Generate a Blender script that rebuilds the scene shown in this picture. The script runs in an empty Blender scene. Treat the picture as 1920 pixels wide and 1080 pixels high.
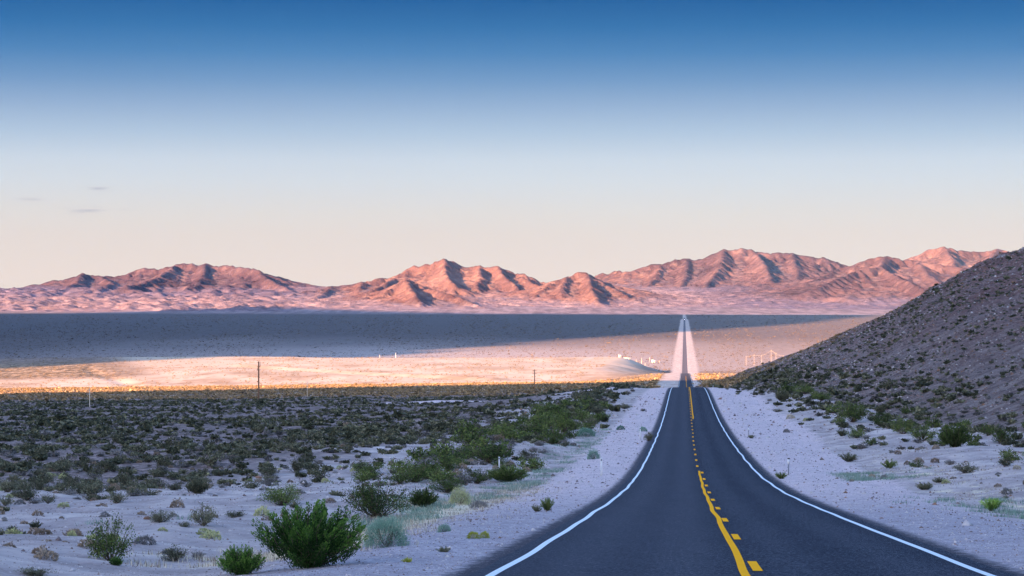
import bpy, math, random
import numpy as np
from mathutils import Vector

# ------------------------------------------------------------------ camera, sky, sun, exposure
S = bpy.context.scene
COL = S.collection
F = 4000.0            # focal length in pixels of a 1920 px wide frame (75 mm)
HY = 560.0            # row of the eye-level horizon in that frame
cam_d = bpy.data.cameras.new('camera')
cam_d.lens = F * 36.0 / 1920.0
cam_d.sensor_width = 36.0
cam_d.shift_y = (HY - 540.0) / 1920.0
cam_d.clip_start = 0.3
cam_d.clip_end = 90000.0
cam = bpy.data.objects.new('camera', cam_d)
cam.location = (0, 0, 0)
cam.rotation_euler = (math.radians(90), 0, 0)
COL.objects.link(cam)
S.camera = cam

SUN_EL = math.radians(10.5)
LX, LY = 0.600, 0.800                      # the way the sunlight travels over the ground
TAN_E = math.tan(SUN_EL)
sun_d = bpy.data.lights.new('sun', 'SUN')
sun_d.energy = 5.0
sun_d.angle = math.radians(0.5)
sun_d.color = (1.0, 0.55, 0.30)
sun = bpy.data.objects.new('sun', sun_d)
dv = Vector((LX * math.cos(SUN_EL), LY * math.cos(SUN_EL), -math.sin(SUN_EL)))
sun.rotation_euler = dv.to_track_quat('-Z', 'Y').to_euler()
sun.location = (-3000, -2500, 900)
COL.objects.link(sun)

S.view_settings.view_transform = 'Standard'
S.view_settings.look = 'None'
S.view_settings.gamma = 1.0
S.view_settings.use_curve_mapping = False
EXPO = 2.5
S.view_settings.exposure = EXPO
S.cycles.max_bounces = 5
S.cycles.diffuse_bounces = 2
S.cycles.transparent_max_bounces = 4
S.cycles.volume_bounces = 0
S.cycles.use_denoising = True


def lin(c):
    return [((v / 255.0) / 12.92 if v / 255.0 <= 0.04045 else ((v / 255.0 + 0.055) / 1.055) ** 2.4) for v in c]


def nd(nt, kind, **kw):
    n = nt.nodes.new(kind)
    for k, v in kw.items():
        if k.startswith('i_'):
            key = k[2:]
            n.inputs[int(key) if key.isdigit() else key.replace('_', ' ')].default_value = v
        else:
            setattr(n, k, v)
    return n


def ramp(nt, pts, fac=None, interp='LINEAR'):
    r = nt.nodes.new('ShaderNodeValToRGB')
    el = r.color_ramp.elements
    r.color_ramp.interpolation = interp
    while len(el) > 1:
        el.remove(el[-1])
    el[0].position = pts[0][0]
    el[0].color = (*pts[0][1], 1)
    for p, c in pts[1:]:
        e = el.new(p)
        e.color = (*c, 1)
    if fac is not None:
        nt.links.new(fac, r.inputs[0])
    return r


def math_n(nt, op, a, b=None, c=None):
    m = nt.nodes.new('ShaderNodeMath')
    m.operation = op
    for i, v in enumerate((a, b, c)):
        if v is None:
            continue
        if isinstance(v, (int, float)):
            m.inputs[i].default_value = v
        else:
            nt.links.new(v, m.inputs[i])
    return m.outputs[0]


def mix_rgb(nt, fac, a, b, blend='MIX'):
    m = nt.nodes.new('ShaderNodeMix')
    m.data_type = 'RGBA'
    m.blend_type = blend
    for sock, v in ((m.inputs[0], fac), (m.inputs[6], a), (m.inputs[7], b)):
        if isinstance(v, (int, float)):
            sock.default_value = v
        elif isinstance(v, (tuple, list)):
            sock.default_value = (*v, 1) if len(v) == 3 else v
        else:
            nt.links.new(v, sock)
    return m.outputs[2]


def build_world():
    w = bpy.data.worlds.new('World')
    S.world = w
    w.use_nodes = True
    nt = w.node_tree
    nt.nodes.clear()
    out = nd(nt, 'ShaderNodeOutputWorld')
    sky = nd(nt, 'ShaderNodeTexSky')
    sky.sky_type = 'NISHITA'
    sky.sun_disc = False
    sky.sun_elevation = SUN_EL
    sky.sun_rotation = math.atan2(-LX, -LY)
    sky.air_density = 1.0
    sky.dust_density = 1.5
    tc = nd(nt, 'ShaderNodeTexCoord')
    sep = nd(nt, 'ShaderNodeSeparateXYZ')
    nt.links.new(tc.outputs['Generated'], sep.inputs[0])
    z = sep.outputs['Z']
    # low sky: pale peach at the skyline turning deep blue within a few degrees
    pts = []
    for y, c in ((620, (240, 222, 210)), (520, (243, 223, 209)), (440, (236, 220, 208)), (400, (231, 221, 212)),
                 (340, (219, 220, 222)), (300, (209, 215, 223)), (250, (180, 195, 214)), (200, (150, 172, 203)),
                 (150, (112, 147, 190)), (100, (72, 124, 178)), (50, (36, 103, 164)), (0, (2, 84, 150)), (-60, (0, 72, 138))):
        zz = math.sin(math.atan((HY - y) / F))
        pts.append(((zz + 0.02) / 0.2, lin(c)))
    pts.append((1.0, lin((4, 76, 142))))
    f = nd(nt, 'ShaderNodeMapRange')
    nt.links.new(z, f.inputs[0])
    f.inputs[1].default_value = -0.02
    f.inputs[2].default_value = 0.18
    rp = ramp(nt, pts, f.outputs[0])
    # tiny wisps of cloud low on the left
    mp = nd(nt, 'ShaderNodeMapping')
    mp.inputs['Scale'].default_value = (40, 40, 420)
    nt.links.new(tc.outputs['Generated'], mp.inputs[0])
    cn = nd(nt, 'ShaderNodeTexNoise', i_Scale=1.6, i_Detail=4.0)
    nt.links.new(mp.outputs[0], cn.inputs['Vector'])
    wis = None
    for (px, py, hw, hh, amp) in ((187, 354.5, 22, 3.4, 0.9), (153, 394.5, 30, 4.6, 0.75), (60, 374, 26, 3.0, 0.4), (180, 391, 14, 2.5, 0.45), (240, 393, 16, 2.5, 0.3)):
        ax, az = (px - 960) / F, (HY - py) / F
        nrm = math.sqrt(1 + ax * ax + az * az)
        dx = math_n(nt, 'DIVIDE', math_n(nt, 'SUBTRACT', sep.outputs['X'], ax / nrm), hw / F)
        dz = math_n(nt, 'DIVIDE', math_n(nt, 'SUBTRACT', z, az / nrm), hh / F)
        r2 = math_n(nt, 'ADD', math_n(nt, 'MULTIPLY', dx, dx), math_n(nt, 'MULTIPLY', dz, dz))
        g = math_n(nt, 'MULTIPLY', math_n(nt, 'EXPONENT', math_n(nt, 'MULTIPLY', r2, -1.0)), amp)
        wis = g if wis is None else math_n(nt, 'ADD', wis, g)
    front = math_n(nt, 'GREATER_THAN', sep.outputs['Y'], 0.0)
    cl = nd(nt, 'ShaderNodeMapRange', i_1=0.42, i_2=0.62)
    nt.links.new(cn.outputs['Fac'], cl.inputs[0])
    wis = math_n(nt, 'MULTIPLY', math_n(nt, 'MULTIPLY', wis, cl.outputs[0]), front)
    wis = math_n(nt, 'MINIMUM', wis, 1.0)
    skyc = mix_rgb(nt, wis, rp.outputs[0], lin((183, 172, 183)))
    low = nd(nt, 'ShaderNodeBackground')
    nt.links.new(skyc, low.inputs[0])
    low.inputs[1].default_value = 1.0 / 2 ** EXPO
    # upper and western sky: Nishita
    hi = nd(nt, 'ShaderNodeBackground')
    tint = mix_rgb(nt, 1.0, sky.outputs[0], NISHITA_TINT, 'MULTIPLY')
    nt.links.new(tint, hi.inputs[0])
    hi.inputs[1].default_value = NISHITA_STRENGTH
    up = nd(nt, 'ShaderNodeMapRange', i_1=0.155, i_2=0.30)
    up.interpolation_type = 'SMOOTHSTEP'
    nt.links.new(z, up.inputs[0])
    ms = nd(nt, 'ShaderNodeMixShader')
    nt.links.new(up.outputs[0], ms.inputs[0])
    nt.links.new(low.outputs[0], ms.inputs[1])
    nt.links.new(hi.outputs[0], ms.inputs[2])
    nt.links.new(ms.outputs[0], out.inputs[0])


NISHITA_STRENGTH = 0.10
NISHITA_TINT = (0.84, 0.93, 1.22)
build_world()

# ------------------------------------------------------------------ helpers
rng = np.random.default_rng(11)
TH = 0.08075            # the road's heading: x = TH * y + XC
XC = 0.85


def smooth(a, b, x):
    t = np.clip((x - a) / (b - a), 0, 1)
    return t * t * (3 - 2 * t)


def _hash(ix, iy, seed):
    h = (ix.astype(np.int64) * 374761393 + iy.astype(np.int64) * 668265263 + seed * 974634777) & 0xFFFFFFFF
    h = ((h ^ (h >> 13)) * 1274126177) & 0xFFFFFFFF
    h = h ^ (h >> 16)
    return (h & 0xFFFF) / 65536.0


def noise(x, y, seed=0):
    x = np.asarray(x, float); y = np.asarray(y, float)
    ix = np.floor(x); iy = np.floor(y)
    fx = x - ix; fy = y - iy
    ux = fx * fx * fx * (fx * (fx * 6 - 15) + 10); uy = fy * fy * fy * (fy * (fy * 6 - 15) + 10)

    def gr(dx, dy):
        a = _hash(ix + dx, iy + dy, seed) * 2 * np.pi
        return np.cos(a) * (fx - dx) + np.sin(a) * (fy - dy)
    a = gr(0, 0); b = gr(1, 0); c = gr(0, 1); d = gr(1, 1)
    return ((a + (b - a) * ux) + ((c + (d - c) * ux) - (a + (b - a) * ux)) * uy) * 1.5


def fbm(x, y, o=4, seed=0, gain=0.5):
    s = 0; a = 1.0
    for i in range(o):
        s = s + a * noise(x * 2 ** i + 17.3 * i, y * 2 ** i - 9.1 * i, seed + i)
        a *= gain
    return s


def ridged(x, y, o=4, seed=0, gain=0.5):
    s = 0; a = 1.0
    for i in range(o):
        s = s + a * (1 - 2 * np.abs(noise(x * 2 ** i + 5.7 * i, y * 2 ** i + 3.3 * i, seed + i)))
        a *= gain
    return s


def pchip(xs, ys):
    xs = np.array(xs, float); ys = np.array(ys, float)
    h = np.diff(xs); dl = np.diff(ys) / h
    m = np.zeros_like(ys)
    for i in range(1, len(xs) - 1):
        if dl[i - 1] * dl[i] > 0:
            w1 = 2 * h[i] + h[i - 1]; w2 = h[i] + 2 * h[i - 1]
            m[i] = (w1 + w2) / (w1 / dl[i - 1] + w2 / dl[i])
    m[0] = dl[0]; m[-1] = dl[-1]

    def f(x):
        x = np.asarray(x, float)
        i = np.clip(np.searchsorted(xs, x) - 1, 0, len(xs) - 2)
        t = (x - xs[i]) / h[i]
        t = np.where((x < xs[0]) | (x > xs[-1]), np.clip(t, 0, 1), t)
        h00 = (1 + 2 * t) * (1 - t) ** 2; h10 = t * (1 - t) ** 2
        h01 = t * t * (3 - 2 * t); h11 = t * t * (t - 1)
        return h00 * ys[i] + h10 * h[i] * m[i] + h01 * ys[i + 1] + h11 * h[i] * m[i + 1]
    return f


_zr = pchip([-3000, -600, -100, 0, 15, 30.6, 38, 44, 56, 68, 80, 104, 128, 152, 177, 201, 225, 250, 274, 300, 323, 347, 372, 400, 450, 500,
             560, 700, 850, 1043, 1300, 1500, 1791, 2050, 2500, 3000, 3370, 4500, 60000],
            [14, 12, 4.5, -1.55, -2.75, -3.97, -4.53, -4.97, -5.86, -6.73, -7.6, -9.18, -10.53, -11.62, -12.6, -13.5, -14.3, -15.06, -15.72,
             -16.3, -16.78, -17.2, -17.6, -18.05, -19.15, -20.75, -23.6, -30.2, -36.4, -43.3, -50.1, -55.6, -62.7, -73, -91, -104.8, -109, -110, -110])
_zl = pchip([-3000, -600, -100, 0, 30, 50, 80, 130, 200, 300, 450, 700, 1000, 1400, 1600, 1900, 2100, 3000, 3050, 3500, 60000],
            [14, 12, 4.2, -1.9, -4.4, -6.2, -8.4, -11.2, -14.3, -18.1, -22.7, -31.6, -41.8, -54.7, -62.5, -74.6, -77.0, -75.5, -76.5, -110, -110])


def fan(y):
    D = np.clip(y - 14700, 0, 5000)
    return 0.018 * D + 0.0000035 * D * D + 0.002 * np.clip(y - 19700, 0, 6000)


def road_z(y):
    return _zr(y) + fan(y)


def ground_z(x, y, detail=True, bed=True):
    x = np.asarray(x, float); y = np.asarray(y, float)
    t = x - TH * y - XC
    zr = _zr(y)
    # the left-hand plain and, beyond it, the pale bench
    edge = np.interp(y, [0, 1600, 2220, 3000, 4000], [-12, 40, 83, 152, 160])
    wl = smooth(-55, -12, t)
    wb = smooth(edge - 10, edge + 75, x + 10 * noise(x / 60, y / 90, 5))
    w = np.where(y < 1500, wl, np.where(y > 1800, wb, wl + (wb - wl) * np.clip((y - 1500) / 300, 0, 1)))
    far = smooth(2500, 6000, y)
    yy = y + 90 * noise(x / 400, y / 500, 77) * smooth(1800, 2600, y)
    zl = _zl(yy) - 0.0115 * np.clip(-t - 60, 0, 1400) * (1 - far) * smooth(200, 700, y)
    zl = zl - np.interp(x, [-315, -120, 30, 152], [0, 3.3, 6.0, 7.5]) * smooth(2100, 2900, y) * (1 - smooth(3100, 3500, y))
    # the old embankments that cross the bench
    def berm(x0, y0, x1, y1, hgt, wid):
        ax, ay = x1 - x0, y1 - y0
        L2 = ax * ax + ay * ay
        s = np.clip(((x - x0) * ax + (y - y0) * ay) / L2, 0, 1)
        d = np.hypot(x - x0 - s * ax, y - y0 - s * ay)
        return hgt * np.exp(-(d / wid) ** 2)
    zl = zl + berm(-480, 2520, -330, 2000, 0.2, 12) - berm(-500, 2520, -352, 1990, 1.3, 9)
    zl = zl + berm(-330, 2620, -20, 2060, 2.0, 15) - berm(-345, 2610, -38, 2050, 1.4, 11)
    zl = zl + 1.3 * noise(x / 220, y / 260, 91) * smooth(1900, 2300, y) * (1 - smooth(3000, 3300, y))
    z = zl * (1 - w) + zr * w
    # roadside: level shoulder, a shallow ditch and then a slight rise on the right
    near = 1 - smooth(700, 1100, y)
    r = np.clip(t - 9, 0, 200)
    z = z + near * (0.035 * np.minimum(r, 45) * smooth(20, 90, y) - 0.45 * np.exp(-((t - 12) / 4.0) ** 2) - 0.4 * np.exp(-((t + 10.5) / 3.5) ** 2))
    z = z + fan(y)
    if detail:
        a = smooth(6.5, 14, np.abs(t)) * (1 - 0.75 * smooth(600, 1500, y)) * (1 - smooth(2500, 4000, y))
        z = z + a * (0.16 * fbm(x / 4.0, y / 4.0, 3, 3) + 0.55 * fbm(x / 34, y / 34, 3, 9))
        z = z + 0.02 * noise(x / 0.7, y / 0.7, 4) * smooth(4.6, 6, np.abs(t)) * (1 - smooth(80, 160, y))
        z = z + 6.0 * fbm(x / 420, y / 900, 3, 21) * smooth(15300, 17500, y)
    if bed:
        z = z - 0.10 * (1 - smooth(4.4, 6.5, np.abs(t))) - (0.12 + 0.00004 * np.clip(y, 0, 20000)) * (1 - smooth(2.6, 3.6, np.abs(t)))
    return z


_su, _sz, _dd = [], [], []
for px, py, D in ((1325, 722, 900), (1345, 716, 850), (1372, 707, 800), (1400, 697, 760), (1440, 684, 730), (1470, 672, 710), (1510, 656, 700), (1550, 640, 690),
                  (1590, 623, 680), (1620, 609, 675), (1650, 596, 670), (1680, 579, 665), (1710, 562, 660), (1745, 541, 655), (1770, 531, 650),
                  (1800, 512, 645), (1830, 498, 640), (1860, 487, 632), (1890, 477, 626), (1920, 466, 620), (2000, 440, 615), (2200, 385, 610)):
    _su.append((px - 960) / F); _sz.append((HY - py) / F); _dd.append(D)
_su = np.array(_su); _sz = np.array(_sz); _dd = np.array(_dd, float)


def _toe(y):
    return np.interp(y, [0, 120, 200, 350, 550, 800, 1000], [44, 36, 27, 21, 11, 5, 3])


def _g(t, y):
    q = np.clip(t - _toe(y), 0, None)
    return q ** 1.35 / (q ** 0.35 + 3.0)


_Dx = _su * _dd
_tD = _Dx - TH * _dd - XC
_k = (_sz * _dd - ground_z(_Dx, _dd, False, False)) / np.maximum(_g(_tD, _dd), 1.0)
_k = np.clip(_k, 0.2, 1.6)


def hill_h(x, y, detail=True):
    x = np.asarray(x, float); y = np.asarray(y, float)
    u = x / np.maximum(y, 5.0)
    t = x - TH * y - XC
    k = np.interp(u, _su, _k); D = np.interp(u, _su, _dd)
    G = k * _g(t, y)
    G = G * np.exp(-(np.clip(y - D, 0, None) / 170.0) ** 2)
    G = np.where(G > 70, 70 + 60 * np.tanh((G - 70) / 60.0), G)
    if detail:
        a = smooth(0, 12, G)
        s = (x * 0.55 + y * 0.83); c = (x * 0.83 - y * 0.55)
        G = G + a * (1.0 * ridged(c / 55 + 0.2 * noise(x / 40, y / 40, 6), s / 140, 3, 31) - 0.6)
        G = G + a * smooth(12, 40, G) * 1.5 * np.clip(fbm(x / 9, y / 14, 3, 40) - 0.25, 0, 2)
        G = G + smooth(1, 5, G) * 0.28 * fbm(x / 3.2, y / 3.2, 3, 41)
        oc = np.exp(-(((y - D) / 30.0) ** 2)) * smooth(25, 50, G)
        G = G + oc * 2.6 * np.clip(fbm(x / 7, y / 30, 2, 43), 0, 2)
    return G


def top_z(x, y):
    g = ground_z(x, y); h = ground_z(x, y, False, False) + hill_h(x, y) - 0.25
    return np.where(hill_h(x, y, False) > 0.3, np.maximum(g, h), g)


def at(px, py, lo=8.0, hi=3500.0, fn=None):
    """Point of the terrain seen in direction px, py: the nearest crossing of the sight line with the ground."""
    fn = fn or top_z
    d = np.exp(np.linspace(math.log(lo), math.log(hi), 4000))
    x = (px - 960) / F * d
    dz = (HY - py) / F * d - fn(x, d)
    i = int(np.argmax(dz < 0)) if (dz < 0).any() else len(d) - 1
    return float(x[i]), float(d[i]), float(fn(np.array([x[i]]), np.array([d[i]]))[0])


def mesh_np(name, V, faces, mats=(), smooth_s=True, matidx=None, attrs=None):
    """faces: an (n,3) or (n,4) array, or a list of such arrays."""
    me = bpy.data.meshes.new(name)
    fl = faces if isinstance(faces, list) else [faces]
    fl = [np.asarray(f, np.int32) for f in fl if len(f)]
    loops = np.concatenate([f.ravel() for f in fl])
    sizes = np.concatenate([np.full(len(f), f.shape[1], np.int32) for f in fl])
    starts = np.concatenate([[0], np.cumsum(sizes)[:-1]]).astype(np.int32)
    me.vertices.add(len(V)); me.loops.add(len(loops)); me.polygons.add(len(sizes))
    me.vertices.foreach_set('co', np.asarray(V, np.float32).ravel())
    me.loops.foreach_set('vertex_index', loops)
    me.polygons.foreach_set('loop_start', starts)
    me.polygons.foreach_set('loop_total', sizes)
    if smooth_s:
        me.polygons.foreach_set('use_smooth', np.ones(len(sizes), bool))
    if matidx is not None:
        me.polygons.foreach_set('material_index', np.asarray(matidx, np.int32))
    for m in mats:
        me.materials.append(m)
    if attrs:
        for k, v in attrs.items():
            a = me.attributes.new(k, 'FLOAT', 'POINT')
            a.data.foreach_set('value', np.asarray(v, np.float32))
    me.update(calc_edges=True)
    return me


def link(name, me, parent=None, loc=(0, 0, 0), **props):
    o = bpy.data.objects.new(name, me)
    COL.objects.link(o)
    o.location = loc
    if parent is not None:
        o.parent = parent
    for k, v in props.items():
        if v is not None:
            o[k] = v
    return o


def grid_faces(nr, nc, wrap=False):
    i = np.arange(nr - 1)[:, None] * nc; j = np.arange(nc - 1)[None, :]
    a = (i + j).ravel()
    return np.stack([a, a + 1, a + nc + 1, a + nc], 1)


# ------------------------------------------------------------------ materials
def new_mat(name, rough=0.9, spec=0.15):
    m = bpy.data.materials.new(name)
    m.use_nodes = True
    nt = m.node_tree
    b = nt.nodes['Principled BSDF']
    b.inputs['Roughness'].default_value = rough
    b.inputs['Specular IOR Level'].default_value = spec
    return m, nt, b


def geo_pos(nt, scale=(1, 1, 1), rot=(0, 0, 0)):
    g = nd(nt, 'ShaderNodeNewGeometry')
    mp = nd(nt, 'ShaderNodeMapping')
    mp.inputs['Scale'].default_value = scale
    mp.inputs['Rotation'].default_value = rot
    nt.links.new(g.outputs['Position'], mp.inputs[0])
    return mp.outputs[0]


def noise_n(nt, vec, scale, detail=4.0, rough=0.55, dist=0.0):
    n = nd(nt, 'ShaderNodeTexNoise', i_Scale=scale, i_Detail=detail, i_Roughness=rough, i_Distortion=dist)
    nt.links.new(vec, n.inputs['Vector'])
    return n.outputs['Fac']


def mr(nt, v, a, b, c=0.0, d=1.0):
    m = nd(nt, 'ShaderNodeMapRange', i_1=a, i_2=b, i_3=c, i_4=d)
    nt.links.new(v, m.inputs[0])
    return m.outputs[0]


def attr_n(nt, name):
    a = nd(nt, 'ShaderNodeAttribute', attribute_name=name)
    return a.outputs['Fac']


def bump(nt, b, h, strength, dist):
    n = nd(nt, 'ShaderNodeBump', i_Strength=strength, i_Distance=dist)
    nt.links.new(h, n.inputs['Height'])
    nt.links.new(n.outputs[0], b.inputs['Normal'])
    return n


def ground_material():
    m, nt, b = new_mat('desert_ground', 0.95, 0.1)
    p = geo_pos(nt)
    sep = nd(nt, 'ShaderNodeSeparateXYZ'); nt.links.new(p, sep.inputs[0])
    n_big = noise_n(nt, p, 0.03, 4)
    n_mid = noise_n(nt, p, 0.35, 5, 0.6)
    n_fine = noise_n(nt, p, 5.0, 5, 0.95)
    # open sandy gravel between the shrubs
    base = ramp(nt, [(0.38, (0.25, 0.195, 0.19)), (0.47, (0.38, 0.305, 0.29)), (0.55, (0.50, 0.41, 0.38)), (0.64, (0.64, 0.54, 0.48))], n_mid).outputs[0]
    base = mix_rgb(nt, mr(nt, n_big, 0.35, 0.65), base, mix_rgb(nt, 0.5, base, (0.32, 0.27, 0.26)))
    vor = nd(nt, 'ShaderNodeTexVoronoi', i_Scale=7.0); nt.links.new(p, vor.inputs['Vector'])
    stones = mr(nt, vor.outputs['Distance'], 0.12, 0.3, 1.0, 0.0)
    base = mix_rgb(nt, mr(nt, noise_n(nt, p, 1.7, 5, 0.75), 0.50, 0.64, 0.0, 0.6), base, (0.24, 0.20, 0.205))
    stsel = math_n(nt, 'GREATER_THAN', noise_n(nt, p, 2.2, 2), 0.56)
    base = mix_rgb(nt, math_n(nt, 'MULTIPLY', stones, stsel), base, mix_rgb(nt, vor.outputs['Color'], (0.22, 0.18, 0.18), (0.62, 0.56, 0.55)))
    base = mix_rgb(nt, mr(nt, n_fine, 0.35, 0.7, 0.0, 0.35), base, (0.68, 0.60, 0.56))
    # grey crushed gravel of the road's shoulder
    g_n = noise_n(nt, p, 7.0, 5, 1.0)
    grav = ramp(nt, [(0.36, (0.16, 0.145, 0.165)), (0.46, (0.36, 0.315, 0.34)), (0.56, (0.53, 0.47, 0.49)), (0.68, (0.80, 0.73, 0.74))], g_n).outputs[0]
    grav = mix_rgb(nt, mr(nt, noise_n(nt, p, 0.5, 6, 0.7), 0.42, 0.6, 0.0, 0.55), grav, (0.34, 0.29, 0.31))
    grav = mix_rgb(nt, mr(nt, noise_n(nt, p, 2.2, 4, 0.8), 0.50, 0.62, 0.0, 0.5), grav, (0.22, 0.20, 0.22))
    grav = mix_rgb(nt, attr_n(nt, 'pale'), grav, mix_rgb(nt, 1.0, grav, (1.55, 1.42, 1.32), 'MULTIPLY'))
    a_g = attr_n(nt, 'gravel')
    wob = math_n(nt, 'ADD', a_g, mr(nt, noise_n(nt, p, 0.8, 5, 0.7), 0.2, 0.8, -0.45, 0.45))
    litter = ramp(nt, [(0.40, (0.07, 0.052, 0.045)), (0.50, (0.17, 0.125, 0.115)), (0.60, (0.33, 0.25, 0.235))], noise_n(nt, p, 1.1, 4, 0.75)).outputs[0]
    base = mix_rgb(nt, attr_n(nt, 'litter'), base, litter)
    col = mix_rgb(nt, mr(nt, wob, 0.40, 0.62), base, grav)
    # straw coloured dead grass trodden into the verge
    straw = ramp(nt, [(0.38, (0.52, 0.43, 0.31)), (0.6, (0.86, 0.76, 0.56))], n_fine).outputs[0]
    a_s = attr_n(nt, 'straw')
    col = mix_rgb(nt, mr(nt, math_n(nt, 'ADD', a_s, mr(nt, noise_n(nt, p, 0.6, 5, 0.65), 0.25, 0.75, -0.6, 0.6)), 0.5, 0.8), col, straw)
    # dark tarry grit along the very edge of the asphalt
    a_t = attr_n(nt, 'grit')
    grit = ramp(nt, [(0.4, (0.035, 0.036, 0.048)), (0.62, (0.08, 0.078, 0.095)), (0.75, (0.3, 0.28, 0.3))], noise_n(nt, p, 20.0, 2, 0.8)).outputs[0]
    tw = math_n(nt, 'ADD', a_t, mr(nt, noise_n(nt, p, 4.0, 6, 0.85), 0.3, 0.7, -0.5, 0.5))
    col = mix_rgb(nt, mr(nt, tw, 0.30, 0.85), col, grit)
    # pale bench
    pw = geo_pos(nt, (1, 0.35, 1))
    sand = ramp(nt, [(0.38, (0.38, 0.27, 0.185)), (0.5, (0.53, 0.405, 0.30)), (0.62, (0.62, 0.495, 0.38))], noise_n(nt, pw, 0.02, 5, 0.6)).outputs[0]
    v2 = nd(nt, 'ShaderNodeTexVoronoi', i_Scale=0.055); nt.links.new(pw, v2.inputs['Vector'])
    dots = mr(nt, v2.outputs['Distance'], 0.10, 0.22, 1.0, 0.0)
    sand = mix_rgb(nt, math_n(nt, 'MULTIPLY', dots, 0.75), sand, (0.33, 0.19, 0.10))
    greyer = mix_rgb(nt, mr(nt, noise_n(nt, pw, 0.008, 4), 0.42, 0.6), sand, (0.52, 0.42, 0.32))
    sand = mix_rgb(nt, attr_n(nt, 'bench_back'), sand, greyer)
    col = mix_rgb(nt, attr_n(nt, 'bench'), col, sand)
    # scrub that covers the valley floor, too far to tell the bushes apart
    ps = geo_pos(nt, (1, 0.22, 1))
    nv = noise_n(nt, ps, 0.075, 4, 0.75)
    nb = noise_n(nt, geo_pos(nt, (0.25, 1, 1)), 0.0035, 4)
    scrub = ramp(nt, [(0.35, (0.20, 0.145, 0.115)), (0.50, (0.27, 0.20, 0.16)), (0.65, (0.36, 0.27, 0.22))], nv).outputs[0]
    scrub = mix_rgb(nt, mr(nt, nb, 0.42, 0.62, 0.0, 0.6), scrub, (0.30, 0.215, 0.175))
    scrub = mix_rgb(nt, attr_n(nt, 'dense'), scrub, mix_rgb(nt, 1.0, scrub, (0.36, 0.42, 0.54), 'MULTIPLY'))  # dense is shade put into the colour: darker, bluer floor in the shadow band
    scrub = mix_rgb(nt, attr_n(nt, 'haze_tint'), scrub, (0.42, 0.36, 0.34))  # airborne haze at the shadow's edge painted in as paler ground
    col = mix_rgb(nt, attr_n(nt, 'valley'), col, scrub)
    ob = ramp(nt, [(0.4, (0.09, 0.07, 0.045)), (0.5, (0.28, 0.19, 0.10)), (0.62, (0.55, 0.40, 0.27))], noise_n(nt, ps, 0.16, 3, 0.8)).outputs[0]
    col = mix_rgb(nt, attr_n(nt, 'brush'), col, ob)
    # cleared verges of the straight road
    ver = ramp(nt, [(0.40, (0.42, 0.33, 0.29)), (0.60, (0.68, 0.57, 0.50))], noise_n(nt, pw, 0.25, 4, 0.6)).outputs[0]
    vw = math_n(nt, 'ADD', attr_n(nt, 'verge'), mr(nt, noise_n(nt, ps, 0.12, 4, 0.7), 0.25, 0.75, -0.3, 0.3))
    col = mix_rgb(nt, mr(nt, vw, 0.15, 0.85, 0.0, 0.85), col, ver)
    # gravel fan below the mountains
    pf = geo_pos(nt, (1, 0.15, 1))
    fanc = ramp(nt, [(0.40, (0.155, 0.118, 0.128)), (0.5, (0.225, 0.170, 0.178)), (0.60, (0.30, 0.23, 0.235))], noise_n(nt, pf, 0.012, 6, 0.7)).outputs[0]
    col = mix_rgb(nt, attr_n(nt, 'fan'), col, fanc)
    nt.links.new(col, b.inputs['Base Color'])
    hh = math_n(nt, 'ADD', math_n(nt, 'MULTIPLY', n_fine, 0.5), math_n(nt, 'MULTIPLY', stones, 0.3))
    hh = math_n(nt, 'ADD', hh, g_n)
    bump(nt, b, hh, 0.6, 0.05)
    return m


def mountain_material():
    m, nt, b = new_mat('mountain_rock', 0.95, 0.05)
    p = geo_pos(nt)
    n1 = noise_n(nt, p, 0.0012, 5, 0.6)
    n2 = noise_n(nt, p, 0.009, 7, 0.72, 0.4)
    col = ramp(nt, [(0.36, (0.105, 0.062, 0.066)), (0.46, (0.150, 0.086, 0.086)), (0.55, (0.192, 0.110, 0.102)), (0.66, (0.25, 0.15, 0.132))], n1).outputs[0]
    col = mix_rgb(nt, mr(nt, n2, 0.42, 0.60, 0.25, 0.85), mix_rgb(nt, 1.0, col, (0.62, 0.6, 0.64), 'MULTIPLY'), col)
    col = mix_rgb(nt, mr(nt, n2, 0.54, 0.70, 0.0, 0.6), col, (0.31, 0.20, 0.16))
    # pale washes in the valleys and on the gentle feet
    fl = attr_n(nt, 'flat')
    wash = ramp(nt, [(0.40, (0.155, 0.118, 0.135)), (0.50, (0.225, 0.168, 0.190)), (0.60, (0.30, 0.23, 0.25))], noise_n(nt, p, 0.01, 6, 0.7)).outputs[0]
    col = mix_rgb(nt, fl, col, wash)
    st = attr_n(nt, 'wash')
    col = mix_rgb(nt, math_n(nt, 'MULTIPLY', st, 0.7), col, (0.34, 0.23, 0.19))
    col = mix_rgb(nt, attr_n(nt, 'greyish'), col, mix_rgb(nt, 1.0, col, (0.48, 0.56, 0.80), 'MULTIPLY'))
    nt.links.new(col, b.inputs['Base Color'])
    bump(nt, b, math_n(nt, 'ADD', n2, noise_n(nt, p, 0.03, 5, 0.7)), 0.8, 15.0)
    return m


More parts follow.
